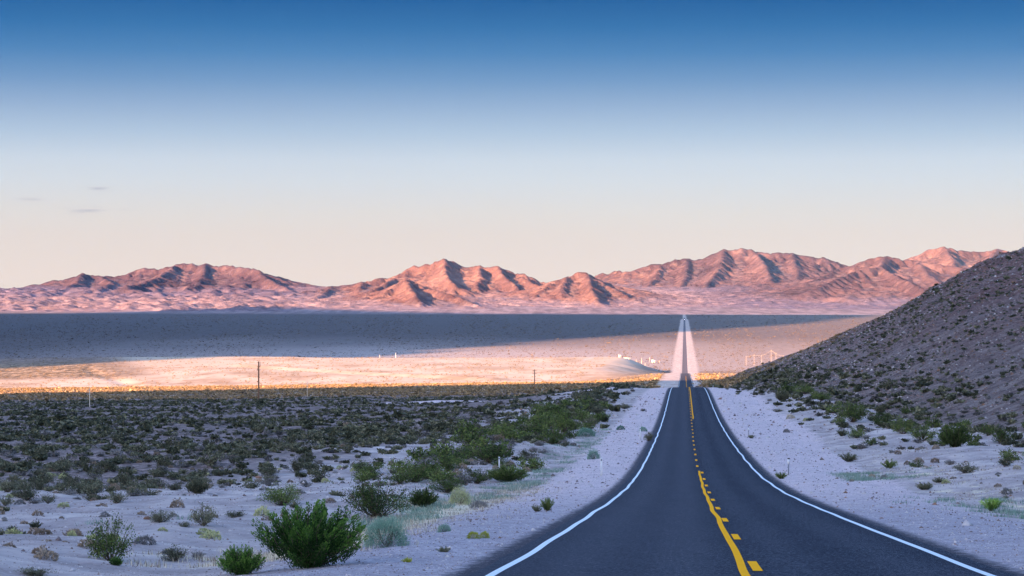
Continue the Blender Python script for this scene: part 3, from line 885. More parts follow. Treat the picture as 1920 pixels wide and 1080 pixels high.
def build_mountains():
    xs = np.arange(-6900, 8200, CELL); ys = np.arange(15200, 28600, CELL)
    X, Y = np.meshgrid(xs, ys, indexing='ij')
    base = -110 + fan(Y)
    wx = X + 80 * fbm(X / 900, Y / 900, 2, 201); wy = Y + 80 * fbm(X / 900, Y / 900, 2, 205)
    H = np.zeros_like(X); SA = np.zeros_like(X); DD = np.zeros_like(X)
    arc = 0.0
    for sl, pts in RIDGES:
        for a, b in zip(pts[:-1], pts[1:]):
            ax, ay, az = a; bx, by, bz = b
            m = 2600
            i0 = max(int((min(ax, bx) - m - xs[0]) / CELL), 0); i1 = max(min(int((max(ax, bx) + m - xs[0]) / CELL), len(xs)), 0)
            j0 = max(int((min(ay, by) - m - ys[0]) / CELL), 0); j1 = max(min(int((max(ay, by) + m - ys[0]) / CELL), len(ys)), 0)
            if i1 <= i0 or j1 <= j0:
                continue
            xx = X[i0:i1, j0:j1]; yy = Y[i0:i1, j0:j1]
            L2 = (bx - ax) ** 2 + (by - ay) ** 2 + 1e-6
            s = np.clip(((xx - ax) * (bx - ax) + (yy - ay) * (by - ay)) / L2, 0, 1)
            d0 = np.hypot(xx - ax - s * (bx - ax), yy - ay - s * (by - ay))
            wxx = wx[i0:i1, j0:j1]; wyy = wy[i0:i1, j0:j1]
            s2 = np.clip(((wxx - ax) * (bx - ax) + (wyy - ay) * (by - ay)) / L2, 0, 1)
            dw = np.hypot(wxx - ax - s2 * (bx - ax), wyy - ay - s2 * (by - ay))
            k = np.clip(d0 / 260, 0, 1)
            d = d0 * (1 - k) + dw * k
            Rh = np.maximum(az + (bz - az) * s - (-110 + fan(ay + (by - ay) * s)), 3.0)
            h = Rh * np.exp(-d * sl / np.maximum(Rh, 30) * 1.05)
            win = h > H[i0:i1, j0:j1]
            ln_ = math.sqrt(L2)
            side = np.sign((xx - ax) * (by - ay) - (yy - ay) * (bx - ax))
            su = arc + ((wxx - ax) * (bx - ax) + (wyy - ay) * (by - ay)) / ln_ + 7000 * (side > 0)
            SA[i0:i1, j0:j1] = np.where(win, su, SA[i0:i1, j0:j1]); DD[i0:i1, j0:j1] = np.where(win, d0, DD[i0:i1, j0:j1])
            H[i0:i1, j0:j1] = np.maximum(H[i0:i1, j0:j1], h)
            arc += ln_
    amp = smooth(8, 160, H)
    rib = smooth(20, 240, DD) * smooth(10, 90, H)
    H = H + rib * (4.5 * ridged(SA / 460, DD / 3500, 1, 311) - 2) + rib * (3.6 * ridged(SA / 150, DD / 2500, 2, 312) - 2)
    H = H + amp * (3 * ridged(X / 620, Y / 620, 3, 301, 0.45) - 3)
    H = H + amp * 0.7 * ridged(X / 90, Y / 90, 2, 305, 0.6)
    # low badland hummocks in front of the left-hand range
    hm = smooth(15350, 15900, Y) * (1 - smooth(19600, 20300, Y)) * smooth(-1300, -2300, X + 0.15 * (Y - 17000))
    hum = np.clip(ridged(X / 420, Y / 520, 3, 401, 0.5) - 0.15, 0, 3)
    H = H + hm * 25 * hum * (1 - 0.7 * smooth(40, 150, H))
    hm2 = smooth(17300, 18500, Y) * (1 - smooth(21500, 22300, Y)) * smooth(2000, 3000, X) * (1 - smooth(60, 160, H))
    H = H + hm2 * 14 * np.clip(ridged(X / 600, Y / 700, 3, 402, 0.5) - 0.2, 0, 3)
    H0 = (H + base) / CELL
    H1, flow = erode(H0, 4, 80000)
    rel = H / 1.0
    mask = smooth(1, 7, rel)
    Z = base + (H1 * CELL - base) * mask - 8 * (1 - smooth(0.5, 5, rel)) 
    gx, gy = np.gradient(Z, CELL)
    slope = np.hypot(gx, gy)
    flat = np.maximum(1 - smooth(0.10, 0.26, blur(slope, 3)), (1 - smooth(15, 75, H)) * 0.85)
    wash = smooth(1.1, 2.6, np.log10(flow + 1)) * (1 - smooth(0.5, 0.9, slope)) * 0.8
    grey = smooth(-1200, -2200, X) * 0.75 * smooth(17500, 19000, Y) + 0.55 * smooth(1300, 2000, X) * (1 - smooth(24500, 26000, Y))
    ed = np.minimum.reduce([smooth(xs[0], xs[0] + 500, X), 1 - smooth(xs[-1] - 500, xs[-1], X), 1 - smooth(ys[-1] - 600, ys[-1], Y)])
    Z = Z * ed + (-130) * (1 - ed)
    V = np.stack([X.ravel(), Y.ravel(), Z.ravel()], 1)
    fc = grid_faces(len(xs), len(ys))
    fc = fc[:, ::-1]
    keep = (rel.ravel()[fc].max(1) > 0.6)
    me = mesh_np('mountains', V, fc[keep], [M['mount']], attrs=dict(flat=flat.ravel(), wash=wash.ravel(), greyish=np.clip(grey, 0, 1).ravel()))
    return struct('mountains', me)


build_mountains()


# ------------------------------------------------------------------ the range to the west of the camera, whose shadow lies over the valley
def build_west_range():
    # ground points on the rim of the shadow (x, y), their height, and how far up the light the crest stands
    rim = [(95, 1300, -50, -2500), (-240, 1000, -45, -2500), (-624, 2600, -85, -2500), (-424, 3030, -78, -2400), (-300, 3700, -110, -2300), (-176, 4400, -110, -2200), (55, 5500, -110, -1900), (474, 6770, -110, -1400),
           (1238, 9170, -110, -400), (1900, 12000, -110, 1800), (2500, 14500, -110, 3000), (1030, 14750, -108, 3000), (-300, 15000, -102, 3000), (-1150, 15700, -88, 2800), (-1750, 16400, -70, 2700), (-3000, 15150, -101, 2500), (-3700, 14900, -106, 2500), (-5200, 14800, -104, 2500)]
    pts = [(-LY * x + LX * y, LX * x + LY * y, po, zg) for x, y, zg, po in rim]
    tab = [(-6000, 600, -2600, 0), (-3000, 1800, -2500, -20), (500, 2000, -2500, -40), (690, 1600, -2500, -50)] + pts[:2] + [(1010, 0, -2550, -70), (1250, -1900, -2600, -80), (1750, -1500, -2600, -90), (1950, 300, -2500, -90)]
    tab += sorted(pts[2:]) + [(14500, 5000, 2500, -110), (16500, 3500, 2500, -110)]
    T = np.array(tab, float)
    q = np.concatenate([np.arange(-6000, 3000, 45), np.arange(3000, 17500, 30)])
    pe = np.interp(q, T[:, 0], T[:, 1]); po = np.interp(q, T[:, 0], T[:, 2]); zg = np.interp(q, T[:, 0], T[:, 3])
    Hc = zg + (pe - po) * TAN_E
    Hc = Hc + 26 * fbm(q / 330, q * 0, 3, 501) * smooth(100, 300, Hc) + 42 * fbm(q / 120, q * 0 + 4, 3, 507) * smooth(2200, 2800, q)
    s = np.concatenate([-np.linspace(1, 0, 22)[:-1], np.linspace(0, 1, 22)])
    Q, Sx = np.meshgrid(q, s, indexing='ij')
    H = Hc[:, None]; wdt = 300 + np.abs(H) * 0.85
    prof = (1 - np.abs(Sx)) ** 1.25
    Pp = po[:, None] + Sx * wdt
    Z = -140 + (H + 140) * prof
    Z = Z + 40 * ridged(Q / 500, Pp / 500, 4, 511) * prof * (1 - prof ** 6) * smooth(100, 400, H)
    X = LX * Pp - LY * Q; Y = LY * Pp + LX * Q
    V = np.stack([X.ravel(), Y.ravel(), Z.ravel()], 1)
    n = V.shape[0]
    me = mesh_np('western_mountains', V, grid_faces(len(q), len(s)), [M['mount']], attrs=dict(flat=np.zeros(n), wash=np.zeros(n), greyish=np.zeros(n)))
    return struct('western_mountains', me)


build_west_range()


# ------------------------------------------------------------------ vegetation
def rand_dirs(r, n):
    v = r.normal(size=(n, 3))
    return v / np.linalg.norm(v, axis=1, keepdims=True)


def leaves_from(r, C, A, ln, wd, tone):
    """One small pointed leaf (a quad) per centre C along axis A."""
    n = len(C)
    B = np.cross(A, rand_dirs(r, n)); B /= (np.linalg.norm(B, axis=1, keepdims=True) + 1e-9)
    l = (ln * r.uniform(0.6, 1.3, n))[:, None]; w = (wd * r.uniform(0.7, 1.3, n))[:, None]
    V = np.stack([C - A * l * 0.5, C + B * w * 0.5, C + A * l * 0.5, C - B * w * 0.5], 1).reshape(-1, 3)
    Fc = np.arange(4 * n).reshape(n, 4)
    return V, Fc, np.repeat(tone, 4)


def tube(pts, r0, r1, k=4):
    pts = np.asarray(pts, float)
    n = len(pts)
    V = []
    for i in range(n):
        d = pts[min(i + 1, n - 1)] - pts[max(i - 1, 0)]
        d /= np.linalg.norm(d) + 1e-9
        a = np.cross(d, (0.3, 0.9, 0.2)); a /= np.linalg.norm(a) + 1e-9
        b = np.cross(d, a)
        rr = r0 + (r1 - r0) * i / (n - 1)
        for j in range(k):
            th = 2 * math.pi * j / k
            V.append(pts[i] + rr * (math.cos(th) * a + math.sin(th) * b))
    Fc = []
    for i in range(n - 1):
        for j in range(k):
            Fc.append((i * k + j, i * k + (j + 1) % k, (i + 1) * k + (j + 1) % k, (i + 1) * k + j))
    return np.array(V), np.array(Fc)


def join(parts):
    Vs, Fs, o = [], [], 0
    for v, f in parts:
        Vs.append(v); Fs.append(np.asarray(f) + o); o += len(v)
    return np.concatenate(Vs), np.concatenate(Fs)


def stems_of(r, n, spread, rise=1.0, bend=0.35, wid=0.5):
    out = []
    for i in range(n):
        az = r.uniform(0, 2 * np.pi)
        rad = wid * math.sqrt(r.uniform(0.02, 1.0))
        hgt = rise * (0.55 + 0.45 * r.uniform()) * math.sqrt(max(0.12, 1 - (rad / wid * 0.85) ** 2 * spread))
        tip = np.array([rad * math.cos(az), rad * math.sin(az), hgt])
        s = np.linspace(0, 1, 5)[:, None]
        p = tip * s
        p[:, 2] = hgt * (s[:, 0] ** (1 + bend))
        p[:, :2] = tip[:2] * (s ** (1 - 0.25 * bend))
        p[1:4] += r.normal(size=(3, 3)) * 0.018
        out.append(p)
    return out


def plant(kind, seed, n=1200):
    """Unit plant: about 1 wide; returns leaf mesh (V, F, tone), stem mesh (V, F)."""
    r = np.random.default_rng(seed)
    if kind == 'creosote':           # open vase of twiggy branches with leaf clumps towards the tips
        st = stems_of(r, 34, 0.9, 0.72, 0.2, 0.5)
        C = []; Tn = []
        for p in st:
            for c in range(4):
                s = r.uniform(0.45, 1.0)
                k = s * 4; i = min(int(k), 3)
                c0 = p[i] + (p[i + 1] - p[i]) * (k - i) + r.normal(size=3) * 0.035
                m = max(n // 136, 3)
                C.append(c0 + r.normal(size=(m, 3)) * np.array([0.058, 0.058, 0.045])); Tn.append(np.full(m, r.uniform(0.2, 0.8)))
        C = np.concatenate(C); Tn = np.concatenate(Tn) + r.normal(size=len(C)) * 0.13
        A = rand_dirs(r, len(C)) + np.array([0, 0, 0.5]); A += C * 0.6
        A /= np.linalg.norm(A, axis=1, keepdims=True)
        C[:, 2] = np.maximum(C[:, 2], 0.03)
        sz = 1.9 / math.sqrt(n)
        L = leaves_from(r, C, A, sz * 1.15, sz * 0.62, Tn)
        S_ = join([tube(p, 0.011, 0.004, 3) for p in st])
    elif kind == 'broom':            # dense upright plumes
        st = stems_of(r, 170, 0.98, 0.80, 0.0, 0.5)
        C = []; A = []; Tn = []
        m = n // 170
        for p in st:
            tip = p[-1]; d = p[-1] - p[2]; d /= np.linalg.norm(d)
            d = d + np.array([0, 0, 0.35]); d /= np.linalg.norm(d)
            s = r.uniform(-1.0, 1.0, m)[:, None]
            ln = r.uniform(0.12, 0.20)
            c = tip - d * ln * 0.6 + d * s * ln + rand_dirs(r, m) * (0.058 * (1.1 - np.abs(s) * 0.8)) * r.uniform(0.4, 1, (m, 1))
            C.append(c)
            a = d + rand_dirs(r, m) * 0.35
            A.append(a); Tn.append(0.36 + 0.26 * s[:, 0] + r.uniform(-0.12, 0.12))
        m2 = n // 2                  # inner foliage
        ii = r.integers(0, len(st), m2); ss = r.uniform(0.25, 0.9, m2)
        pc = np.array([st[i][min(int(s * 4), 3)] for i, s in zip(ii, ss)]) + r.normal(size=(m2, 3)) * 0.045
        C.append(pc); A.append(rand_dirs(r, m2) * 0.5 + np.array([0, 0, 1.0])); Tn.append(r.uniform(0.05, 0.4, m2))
        C = np.concatenate(C); A = np.concatenate(A); Tn = np.concatenate(Tn) + r.normal(size=len(C)) * 0.07
        A /= np.linalg.norm(A, axis=1, keepdims=True)
        C[:, 2] = np.maximum(C[:, 2], 0.02)
        sz = 1.0 / math.sqrt(n)
        L = leaves_from(r, C, A, sz * 4.2, sz * 1.35, Tn)
        S_ = join([tube(p, 0.009, 0.004, 3) for p in st[::2]])
    elif kind == 'ball':             # rounded, fine radiating twigs
        m = n
        d = rand_dirs(r, m); d[:, 2] = np.abs(d[:, 2]) * 0.9 + 0.05
        d /= np.linalg.norm(d, axis=1, keepdims=True)
        rad = r.uniform(0.45, 1.0, m)[:, None] ** 0.6
        lump = 1 + 0.16 * fbm(d[:, 0] * 3 + seed, d[:, 1] * 3 + d[:, 2] * 2, 3, seed)[:, None]
        C = d * rad * np.array([0.5, 0.5, 0.62]) * lump
        A = d * 0.9 + np.array([0, 0, 0.55]) + rand_dirs(r, m) * 0.25
        A /= np.linalg.norm(A, axis=1, keepdims=True)
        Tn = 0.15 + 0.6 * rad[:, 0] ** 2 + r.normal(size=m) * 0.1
        sz = 1.0 / math.sqrt(n)
        L = leaves_from(r, C, A, sz * 3.4, sz * 0.7, Tn)
        st = stems_of(r, 40, 0.9, 0.55, 0.1, 0.45)
        S_ = join([tube(p, 0.006, 0.003, 3) for p in st])
    elif kind == 'cushion':
        m = n
        d = rand_dirs(r, m); d[:, 2] = np.abs(d[:, 2])
        rad = r.uniform(0.6, 1.0, m)[:, None] ** 0.5
        lump = 1 + 0.22 * fbm(d[:, 0] * 2.2 + seed, d[:, 1] * 2.2, 3, seed + 4)[:, None]
        C = d * rad * np.array([0.5, 0.42, 0.36]) * lump
        A = d + rand_dirs(r, m) * 0.7; A /= np.linalg.norm(A, axis=1, keepdims=True)
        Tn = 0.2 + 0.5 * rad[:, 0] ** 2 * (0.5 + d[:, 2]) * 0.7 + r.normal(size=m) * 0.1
        sz = 1.0 / math.sqrt(n)
        L = leaves_from(r, C, A, sz * 2.0, sz * 1.1, Tn)
        st = stems_of(r, 14, 0.9, 0.3, 0.1, 0.4)
        S_ = join([tube(p, 0.008, 0.004, 3) for p in st])
    elif kind == 'spiky':            # low tuft of stiff fans
        st = stems_of(r, 34, 0.7, 0.62, 0.1, 0.5)
        C = []; A = []; Tn = []
        m = max(n // 34, 4)
        for p in st:
            s = r.uniform(0.3, 1.05, m)
            d = p[-1] / np.linalg.norm(p[-1])
            c = p[-1] * s[:, None] + r.normal(size=(m, 3)) * 0.03
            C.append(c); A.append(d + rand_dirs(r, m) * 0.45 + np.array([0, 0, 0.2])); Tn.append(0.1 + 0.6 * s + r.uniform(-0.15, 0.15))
        C = np.concatenate(C); A = np.concatenate(A); Tn = np.concatenate(Tn)
        A /= np.linalg.norm(A, axis=1, keepdims=True)
        C[:, 2] = np.maximum(C[:, 2], 0.01)
        sz = 1.0 / math.sqrt(n)
        L = leaves_from(r, C, A, sz * 4.0, sz * 1.0, Tn)
        S_ = join([tube(p, 0.008, 0.003, 3) for p in st])
    return L, S_


_proto = {}


def proto(kind, mat, seed, n):
    k = (kind, mat, seed, n)
    if k not in _proto:
        (V, Fc, Tn), (SV, SF) = plant(kind, seed, n)
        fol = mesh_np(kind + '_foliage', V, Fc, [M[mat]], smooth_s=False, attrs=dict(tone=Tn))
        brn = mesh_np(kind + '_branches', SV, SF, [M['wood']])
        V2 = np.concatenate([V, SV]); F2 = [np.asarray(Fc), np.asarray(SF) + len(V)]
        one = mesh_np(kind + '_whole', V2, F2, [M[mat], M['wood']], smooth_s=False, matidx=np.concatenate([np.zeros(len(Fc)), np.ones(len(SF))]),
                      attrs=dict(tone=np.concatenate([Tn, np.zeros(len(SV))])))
        _proto[k] = (fol, brn, one)
    return _proto[k]


def put_plant(name, kind, mat, seed, n, x, y, w, h, label, cat, group=None, parts=True, z=None, rz=None):
    fol, brn, one = proto(kind, mat, seed, n)
    z = float(top_z(np.array([x]), np.array([y]))[0]) - 0.03 if z is None else z
    unit_h = {'creosote': 0.74, 'broom': 0.92, 'ball': 0.62, 'cushion': 0.38, 'spiky': 0.62}[kind]
    if parts:
        o = link(name, None, loc=(x, y, z), label=label, category=cat, group=group)
        link('foliage', fol, parent=o); link('branch_stems', brn, parent=o)
    else:
        o = link(name, one, loc=(x, y, z), label=label, category=cat, group=group)
    o.scale = (w, w, h / unit_h)
    o.rotation_euler = (0, 0, rng.uniform(0, 6.28) if rz is None else rz)
    return o


# hand placed plants: (px, py of the foot, width px, height px, kind, material, leaves, name, label, category)
HAND = [
    (578, 1064, 205, 142, 'broom', 'broom', 15000, 'green_bush', 'biggest bright green bush, with upright feathery plumes, at the lower left', 'bush'),
    (452, 1077, 86, 64, 'broom', 'broom', 7000, 'green_bush', 'small bright green feathery bush just left of the biggest green bush', 'bush'),
    (724, 1025, 86, 60, 'ball', 'sage', 7000, 'rounded_shrub', 'rounded blue-green shrub just right of the biggest green bush', 'shrub'),
    (707, 970, 128, 82, 'creosote', 'green_creosote', 6000, 'creosote_bush', 'large dark creosote bush with bare lower twigs behind the rounded blue-green shrub', 'bush'),
    (793, 951, 54, 42, 'broom', 'green_creosote', 3000, 'creosote_bush', 'compact dark green bush right of the large twiggy creosote', 'bush'),
    (528, 948, 86, 44, 'creosote', 'green_creosote', 3500, 'creosote_bush', 'dark bush peeping over the top of the biggest green bush', 'bush'),
    (862, 946, 42, 35, 'ball', 'pale', 3000, 'rounded_shrub', 'pale yellow rounded shrub among the roadside brush', 'shrub'),
    (898, 951, 38, 14, 'cushion', 'grey', 1500, 'low_shrub', 'flat grey-brown dead shrub right of the pale yellow shrub', 'shrub'),
    (833, 997, 28, 17, 'ball', 'sage', 1500, 'rounded_shrub', 'small blue-green tuft on the straw verge above the gravel', 'shrub'),
    (887, 1010, 25, 17, 'cushion', 'lime', 1800, 'cushion_shrub', 'left, larger half of the yellow-green cushion pair on the gravel shoulder', 'shrub'),
    (909, 1009, 19, 16, 'cushion', 'lime', 1500, 'cushion_shrub', 'right, smaller half of the yellow-green cushion pair on the gravel shoulder', 'shrub'),
    (1026, 958, 30, 27, 'spiky', 'green_creosote', 1500, 'spiky_shrub', 'dark green spiky shrub alone on the left gravel shoulder', 'shrub'),
    (1006, 959, 20, 14, 'spiky', 'creosote', 900, 'spiky_shrub', 'tiny dark tuft touching the spiky shrub on the left gravel', 'shrub'),
    (832, 1035, 32, 13, 'spiky', 'creosote', 1200, 'spiky_shrub', 'olive tuft low on the gravel below the straw verge', 'shrub'),
    (762, 1054, 21, 12, 'spiky', 'lime', 900, 'spiky_shrub', 'small yellowish tuft on the gravel near the bottom edge', 'shrub'),
    (952, 903, 82, 34, 'broom', 'green_creosote', 4000, 'creosote_bush', 'wide dark green bush nearest the delineator post left of the road', 'bush'),
    (896, 906, 60, 34, 'creosote', 'green_creosote', 2500, 'creosote_bush', 'dark bush touching the left side of the wide roadside bush', 'bush'),
    (915, 868, 96, 44, 'creosote', 'green_creosote', 3000, 'creosote_bush', 'broad olive bush behind the wide roadside bush', 'bush'),
    (778, 905, 90, 42, 'creosote', 'green_creosote', 3000, 'creosote_bush', 'olive bush above the compact dark green bush', 'bush'),
    (838, 925, 70, 34, 'creosote', 'green_creosote', 2500, 'creosote_bush', 'olive bush behind the pale yellow shrub', 'bush'),
    (686, 887, 74, 24, 'creosote', 'green_creosote', 2500, 'creosote_bush', 'flat wide dark bush on the bare patch above the large creosote', 'bush'),
    (555, 887, 40, 30, 'creosote', 'creosote', 1800, 'creosote_bush', 'dark bush at the left end of the bare patch', 'bush'),
    (588, 885, 32, 18, 'creosote', 'creosote', 1200, 'creosote_bush', 'small low bush beside the dark one at the left end of the bare patch', 'bush'),
    (506, 892, 46, 22, 'creosote', 'creosote', 1500, 'creosote_bush', 'low yellowish bush beside the orange rock', 'bush'),
    (208, 1052, 90, 86, 'creosote', 'green_creosote', 3000, 'creosote_bush', 'tall straggly bush with pale lower stems at the lower left', 'bush'),
    (218, 1060, 26, 22, 'broom', 'broom', 1200, 'green_bush', 'small yellow-green bush at the foot of the tall straggly bush', 'bush'),
    (326, 1052, 52, 34, 'creosote', 'creosote', 2200, 'creosote_bush', 'dark leafy bush on bare sand right of the tall straggly bush', 'bush'),
    (372, 1048, 32, 22, 'creosote', 'grey', 1200, 'low_shrub', 'thin grey twiggy shrub between the dark leafy bush and the small bright bush', 'shrub'),
    (303, 979, 50, 28, 'creosote', 'creosote', 2200, 'creosote_bush', 'dark bush standing alone left of the tall airy one', 'bush'),
    (382, 985, 50, 44, 'creosote', 'creosote', 1600, 'creosote_bush', 'tall airy bush with see-through twigs above the small bright bush', 'bush'),
    (346, 988, 26, 14, 'creosote', 'creosote', 900, 'creosote_bush', 'tiny dark bush between the lone bush and the tall airy bush', 'bush'),
    (440, 970, 44, 16, 'creosote', 'creosote', 1200, 'creosote_bush', 'flat dark bush left of the top of the biggest green bush', 'bush'),
    (67, 990, 26, 16, 'spiky', 'creosote', 1000, 'spiky_shrub', 'small dark tuft on bare sand near the left edge', 'shrub'),
    (22, 998, 24, 14, 'spiky', 'creosote', 1000, 'spiky_shrub', 'small dark tuft closest to the left edge', 'shrub'),
    (64, 1080, 72, 20, 'creosote', 'creosote', 1600, 'creosote_bush', 'low dark bush in the bottom left corner', 'bush'),
    (148, 925, 40, 22, 'creosote', 'creosote', 1300, 'creosote_bush', 'dark bush at the near rim of the scrub, far left', 'bush'),
    (270, 1020, 44, 18, 'cushion', 'grey', 1400, 'low_shrub', 'flat grey dead shrub between the two bottom left bushes', 'shrub'),
    (370, 925, 44, 30, 'broom', 'creosote', 1500, 'creosote_bush', 'dark upright bush at the near rim of the scrub', 'bush'),
    (1858, 958, 42, 26, 'spiky', 'broom', 2500, 'spiky_shrub', 'bright green spiky tuft at the lower right', 'shrub'),
    (1734, 919, 36, 16, 'spiky', 'creosote', 1400, 'spiky_shrub', 'dark low tuft left of the bright green one at the lower right', 'shrub'),
    (1760, 905, 24, 11, 'spiky', 'creosote', 900, 'spiky_shrub', 'small dark tuft just above the low tuft at the lower right', 'shrub'),
    (1667, 879, 34, 18, 'spiky', 'green_creosote', 1500, 'spiky_shrub', 'dark green round tuft in the middle of the bare slope on the right', 'shrub'),
    (1590, 866, 36, 18, 'spiky', 'creosote', 1500, 'spiky_shrub', 'spread dark tuft left of the round tuft on the bare slope', 'shrub'),
    (1811, 887, 46, 22, 'creosote', 'creosote', 1500, 'creosote_bush', 'loose twiggy bush on the bare slope near the right edge', 'bush'),
    (1885, 874, 32, 18, 'creosote', 'creosote', 1200, 'creosote_bush', 'dark bush on the bare slope closest to the right edge', 'bush'),
    (1791, 838, 62, 50, 'broom', 'green_creosote', 4000, 'creosote_bush', 'tall dark bush at the right end of the foot-of-hill thicket', 'bush'),
    (1606, 822, 40, 24, 'creosote', 'green_creosote', 2000, 'creosote_bush', 'rounded dark bush in front of the left end of the thicket', 'bush'),
    (1579, 819, 22, 14, 'spiky', 'creosote', 1000, 'spiky_shrub', 'little dark tuft left of the rounded bush before the thicket', 'shrub'),
    (1598, 792, 62, 44, 'creosote', 'green_creosote', 3500, 'creosote_bush', 'large dark bush at the left end of the foot-of-hill thicket', 'bush'),
    (1652, 800, 50, 30, 'creosote', 'green_creosote', 2500, 'creosote_bush', 'olive bush second from the left in the thicket', 'bush'),
    (1694, 815, 52, 36, 'creosote', 'green_creosote', 2500, 'creosote_bush', 'dark bush in the middle of the thicket', 'bush'),
    (1730, 826, 54, 32, 'creosote', 'green_creosote', 2500, 'creosote_bush', 'grey-green bush left of the tall one in the thicket', 'bush'),
    (1650, 774, 20, 15, 'broom', 'creosote', 900, 'creosote_bush', 'small round bush on the bare rise behind the thicket', 'bush'),
    (1880, 832, 50, 36, 'creosote', 'green_creosote', 2000, 'creosote_bush', 'grey-green bush at the right edge beyond the tall one', 'bush'),
    (1467, 753, 26, 26, 'broom', 'creosote', 1500, 'creosote_bush', 'small bush with pale flecks at the left foot of the green clump', 'bush'),
    (1478, 740, 48, 26, 'creosote', 'green_creosote', 2000, 'creosote_bush', 'left bush of the green clump beside the right shoulder', 'bush'),
    (1508, 739, 40, 22, 'creosote', 'green_creosote', 2000, 'creosote_bush', 'right bush of the green clump beside the right shoulder', 'bush'),
    (1540, 752, 46, 20, 'creosote', 'green_creosote', 2000, 'creosote_bush', 'dark bush right of the green clump', 'bush'),
    (1457, 773, 22, 8, 'creosote', 'creosote', 800, 'creosote_bush', 'small flat bush on bare ground below the green clump', 'bush'),
    (1464, 898, 24, 14, 'spiky', 'green_creosote', 1000, 'spiky_shrub', 'dark tuft at the foot of the reflector post on the right', 'shrub'),
    (1409, 822, 13, 8, 'spiky', 'creosote', 600, 'spiky_shrub', 'tiny dark tuft by the reflector farther up the right shoulder', 'shrub'),
    (1216, 827, 22, 18, 'creosote', 'creosote', 1200, 'creosote_bush', 'small bush closest to the left edge line', 'bush'),
    (1206, 809, 16, 9, 'cushion', 'sage', 600, 'cushion_shrub', 'tiny grey-green cushion behind the bush at the left edge line', 'shrub'),
    (1098, 819, 40, 17, 'cushion', 'sage', 1800, 'cushion_shrub', 'pale blue-green cushion on the open verge left of the post', 'shrub'),
    (1113, 861, 26, 20, 'ball', 'sage', 1200, 'rounded_shrub', 'pale blue-green shrub above the tall white post', 'shrub'),
    (1164, 806, 18, 9, 'cushion', 'sage', 700, 'cushion_shrub', 'tiny pale cushion right of the larger one on the verge', 'shrub'),
    (1059, 838, 24, 12, 'creosote', 'creosote', 900, 'creosote_bush', 'small dark bush alone on the pale verge', 'bush'),
    (1171, 767, 28, 12, 'creosote', 'creosote', 900, 'creosote_bush', 'flat dark bush on the open verge below the side road', 'bush'),
    (1060, 812, 60, 44, 'creosote', 'green_creosote', 3000, 'creosote_bush', 'large dark bush at the rim of the verge, tallest of its cluster', 'bush'),
    (1105, 800, 30, 22, 'creosote', 'creosote', 1300, 'creosote_bush', 'dark bush right of the tallest one of the verge cluster', 'bush'),
    (1124, 778, 36, 22, 'creosote', 'creosote', 1300, 'creosote_bush', 'dark bush farthest right in the verge cluster', 'bush'),
    (1095, 752, 50, 20, 'creosote', 'creosote', 1500, 'creosote_bush', 'dark bush just below the gravel side road', 'bush'),
    (1015, 782, 60, 34, 'creosote', 'green_creosote', 2000, 'creosote_bush', 'broad dark bush behind the verge cluster', 'bush'),
    (990, 858, 40, 18, 'creosote', 'creosote', 1300, 'creosote_bush', 'low dark bush on the pale strip right of the broad olive bush', 'bush'),
]
for (px, py, w, mat, lab) in ((1684, 851, 15, 'tan', 'first of the row of small tan cushions below the thicket, counted from the left'), (1701, 871, 15, 'tan', 'tan cushion just left of the paired ones below the thicket'),
        (1723, 867, 19, 'tan', 'widest tan cushion below the thicket'), (1753, 867, 18, 'tan', 'tan cushion at the right end of the row below the thicket'), (1755, 842, 18, 'tan', 'tan cushion directly under the tall dark bush'),
        (1635, 896, 16, 'tan', 'round tan cushion lower on the bare slope'), (1597, 903, 11, 'tan', 'tiny brown cushion low on the bare slope beyond the reflector post'), (1871, 913, 15, 'tan', 'tan cushion left above the bright green tuft'),
        (1872, 891, 13, 'grey', 'grey cushion near the right edge of the bare slope'), (1482, 786, 19, 'straw', 'pale straw tuft high on the right verge'), (1512, 790, 14, 'pale', 'yellowish tuft next to the pale straw one'),
        (1475, 811, 15, 'grey', 'dark grey-brown cushion on the upper right verge'), (1541, 863, 10, 'tan', 'tiny brown cushion left of the spread dark tuft'), (1720, 844, 10, 'tan', 'tiny tan cushion under the middle of the thicket'),
        (1661, 869, 9, 'tan', 'tiny tan cushion touching the round dark tuft'), (1907, 879, 16, 'straw', 'pale dry cushion at the right edge'), (1658, 898, 18, 'grey', 'grey-brown flat cushion right of the round tan one')):
    HAND.append((px, py, w, w * 0.5, 'cushion', mat, 700, 'cushion_shrub', lab, 'shrub'))
hand_xy = []
for i, (px, py, w, h, kind, mat, n, name, label, cat) in enumerate(HAND):
    x, y, z = at(px, py)
    sc = y / F
    hand_xy.append((x, y, w * sc * 0.5))
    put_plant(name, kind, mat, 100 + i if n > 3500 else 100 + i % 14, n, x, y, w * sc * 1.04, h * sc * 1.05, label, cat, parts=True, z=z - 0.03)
hand_xy = np.array(hand_xy)


def clear_of_hand(x, y):
    ok = np.ones(len(x), bool)
    for hx, hy, hr in hand_xy:
        ok &= np.hypot(x - hx, (y - hy) * 0.6) > hr * 0.9 + 0.3
    return ok


def side_road(x, y):
    t = x - TH * y - XC
    sr = 496 + 0.10 * np.clip(-t - 20, 0, 400) + 0.0006 * np.clip(-t - 20, 0, 400) ** 2
    return (np.abs(y - sr) < 8.0) & (t < -3) & (t > -85)


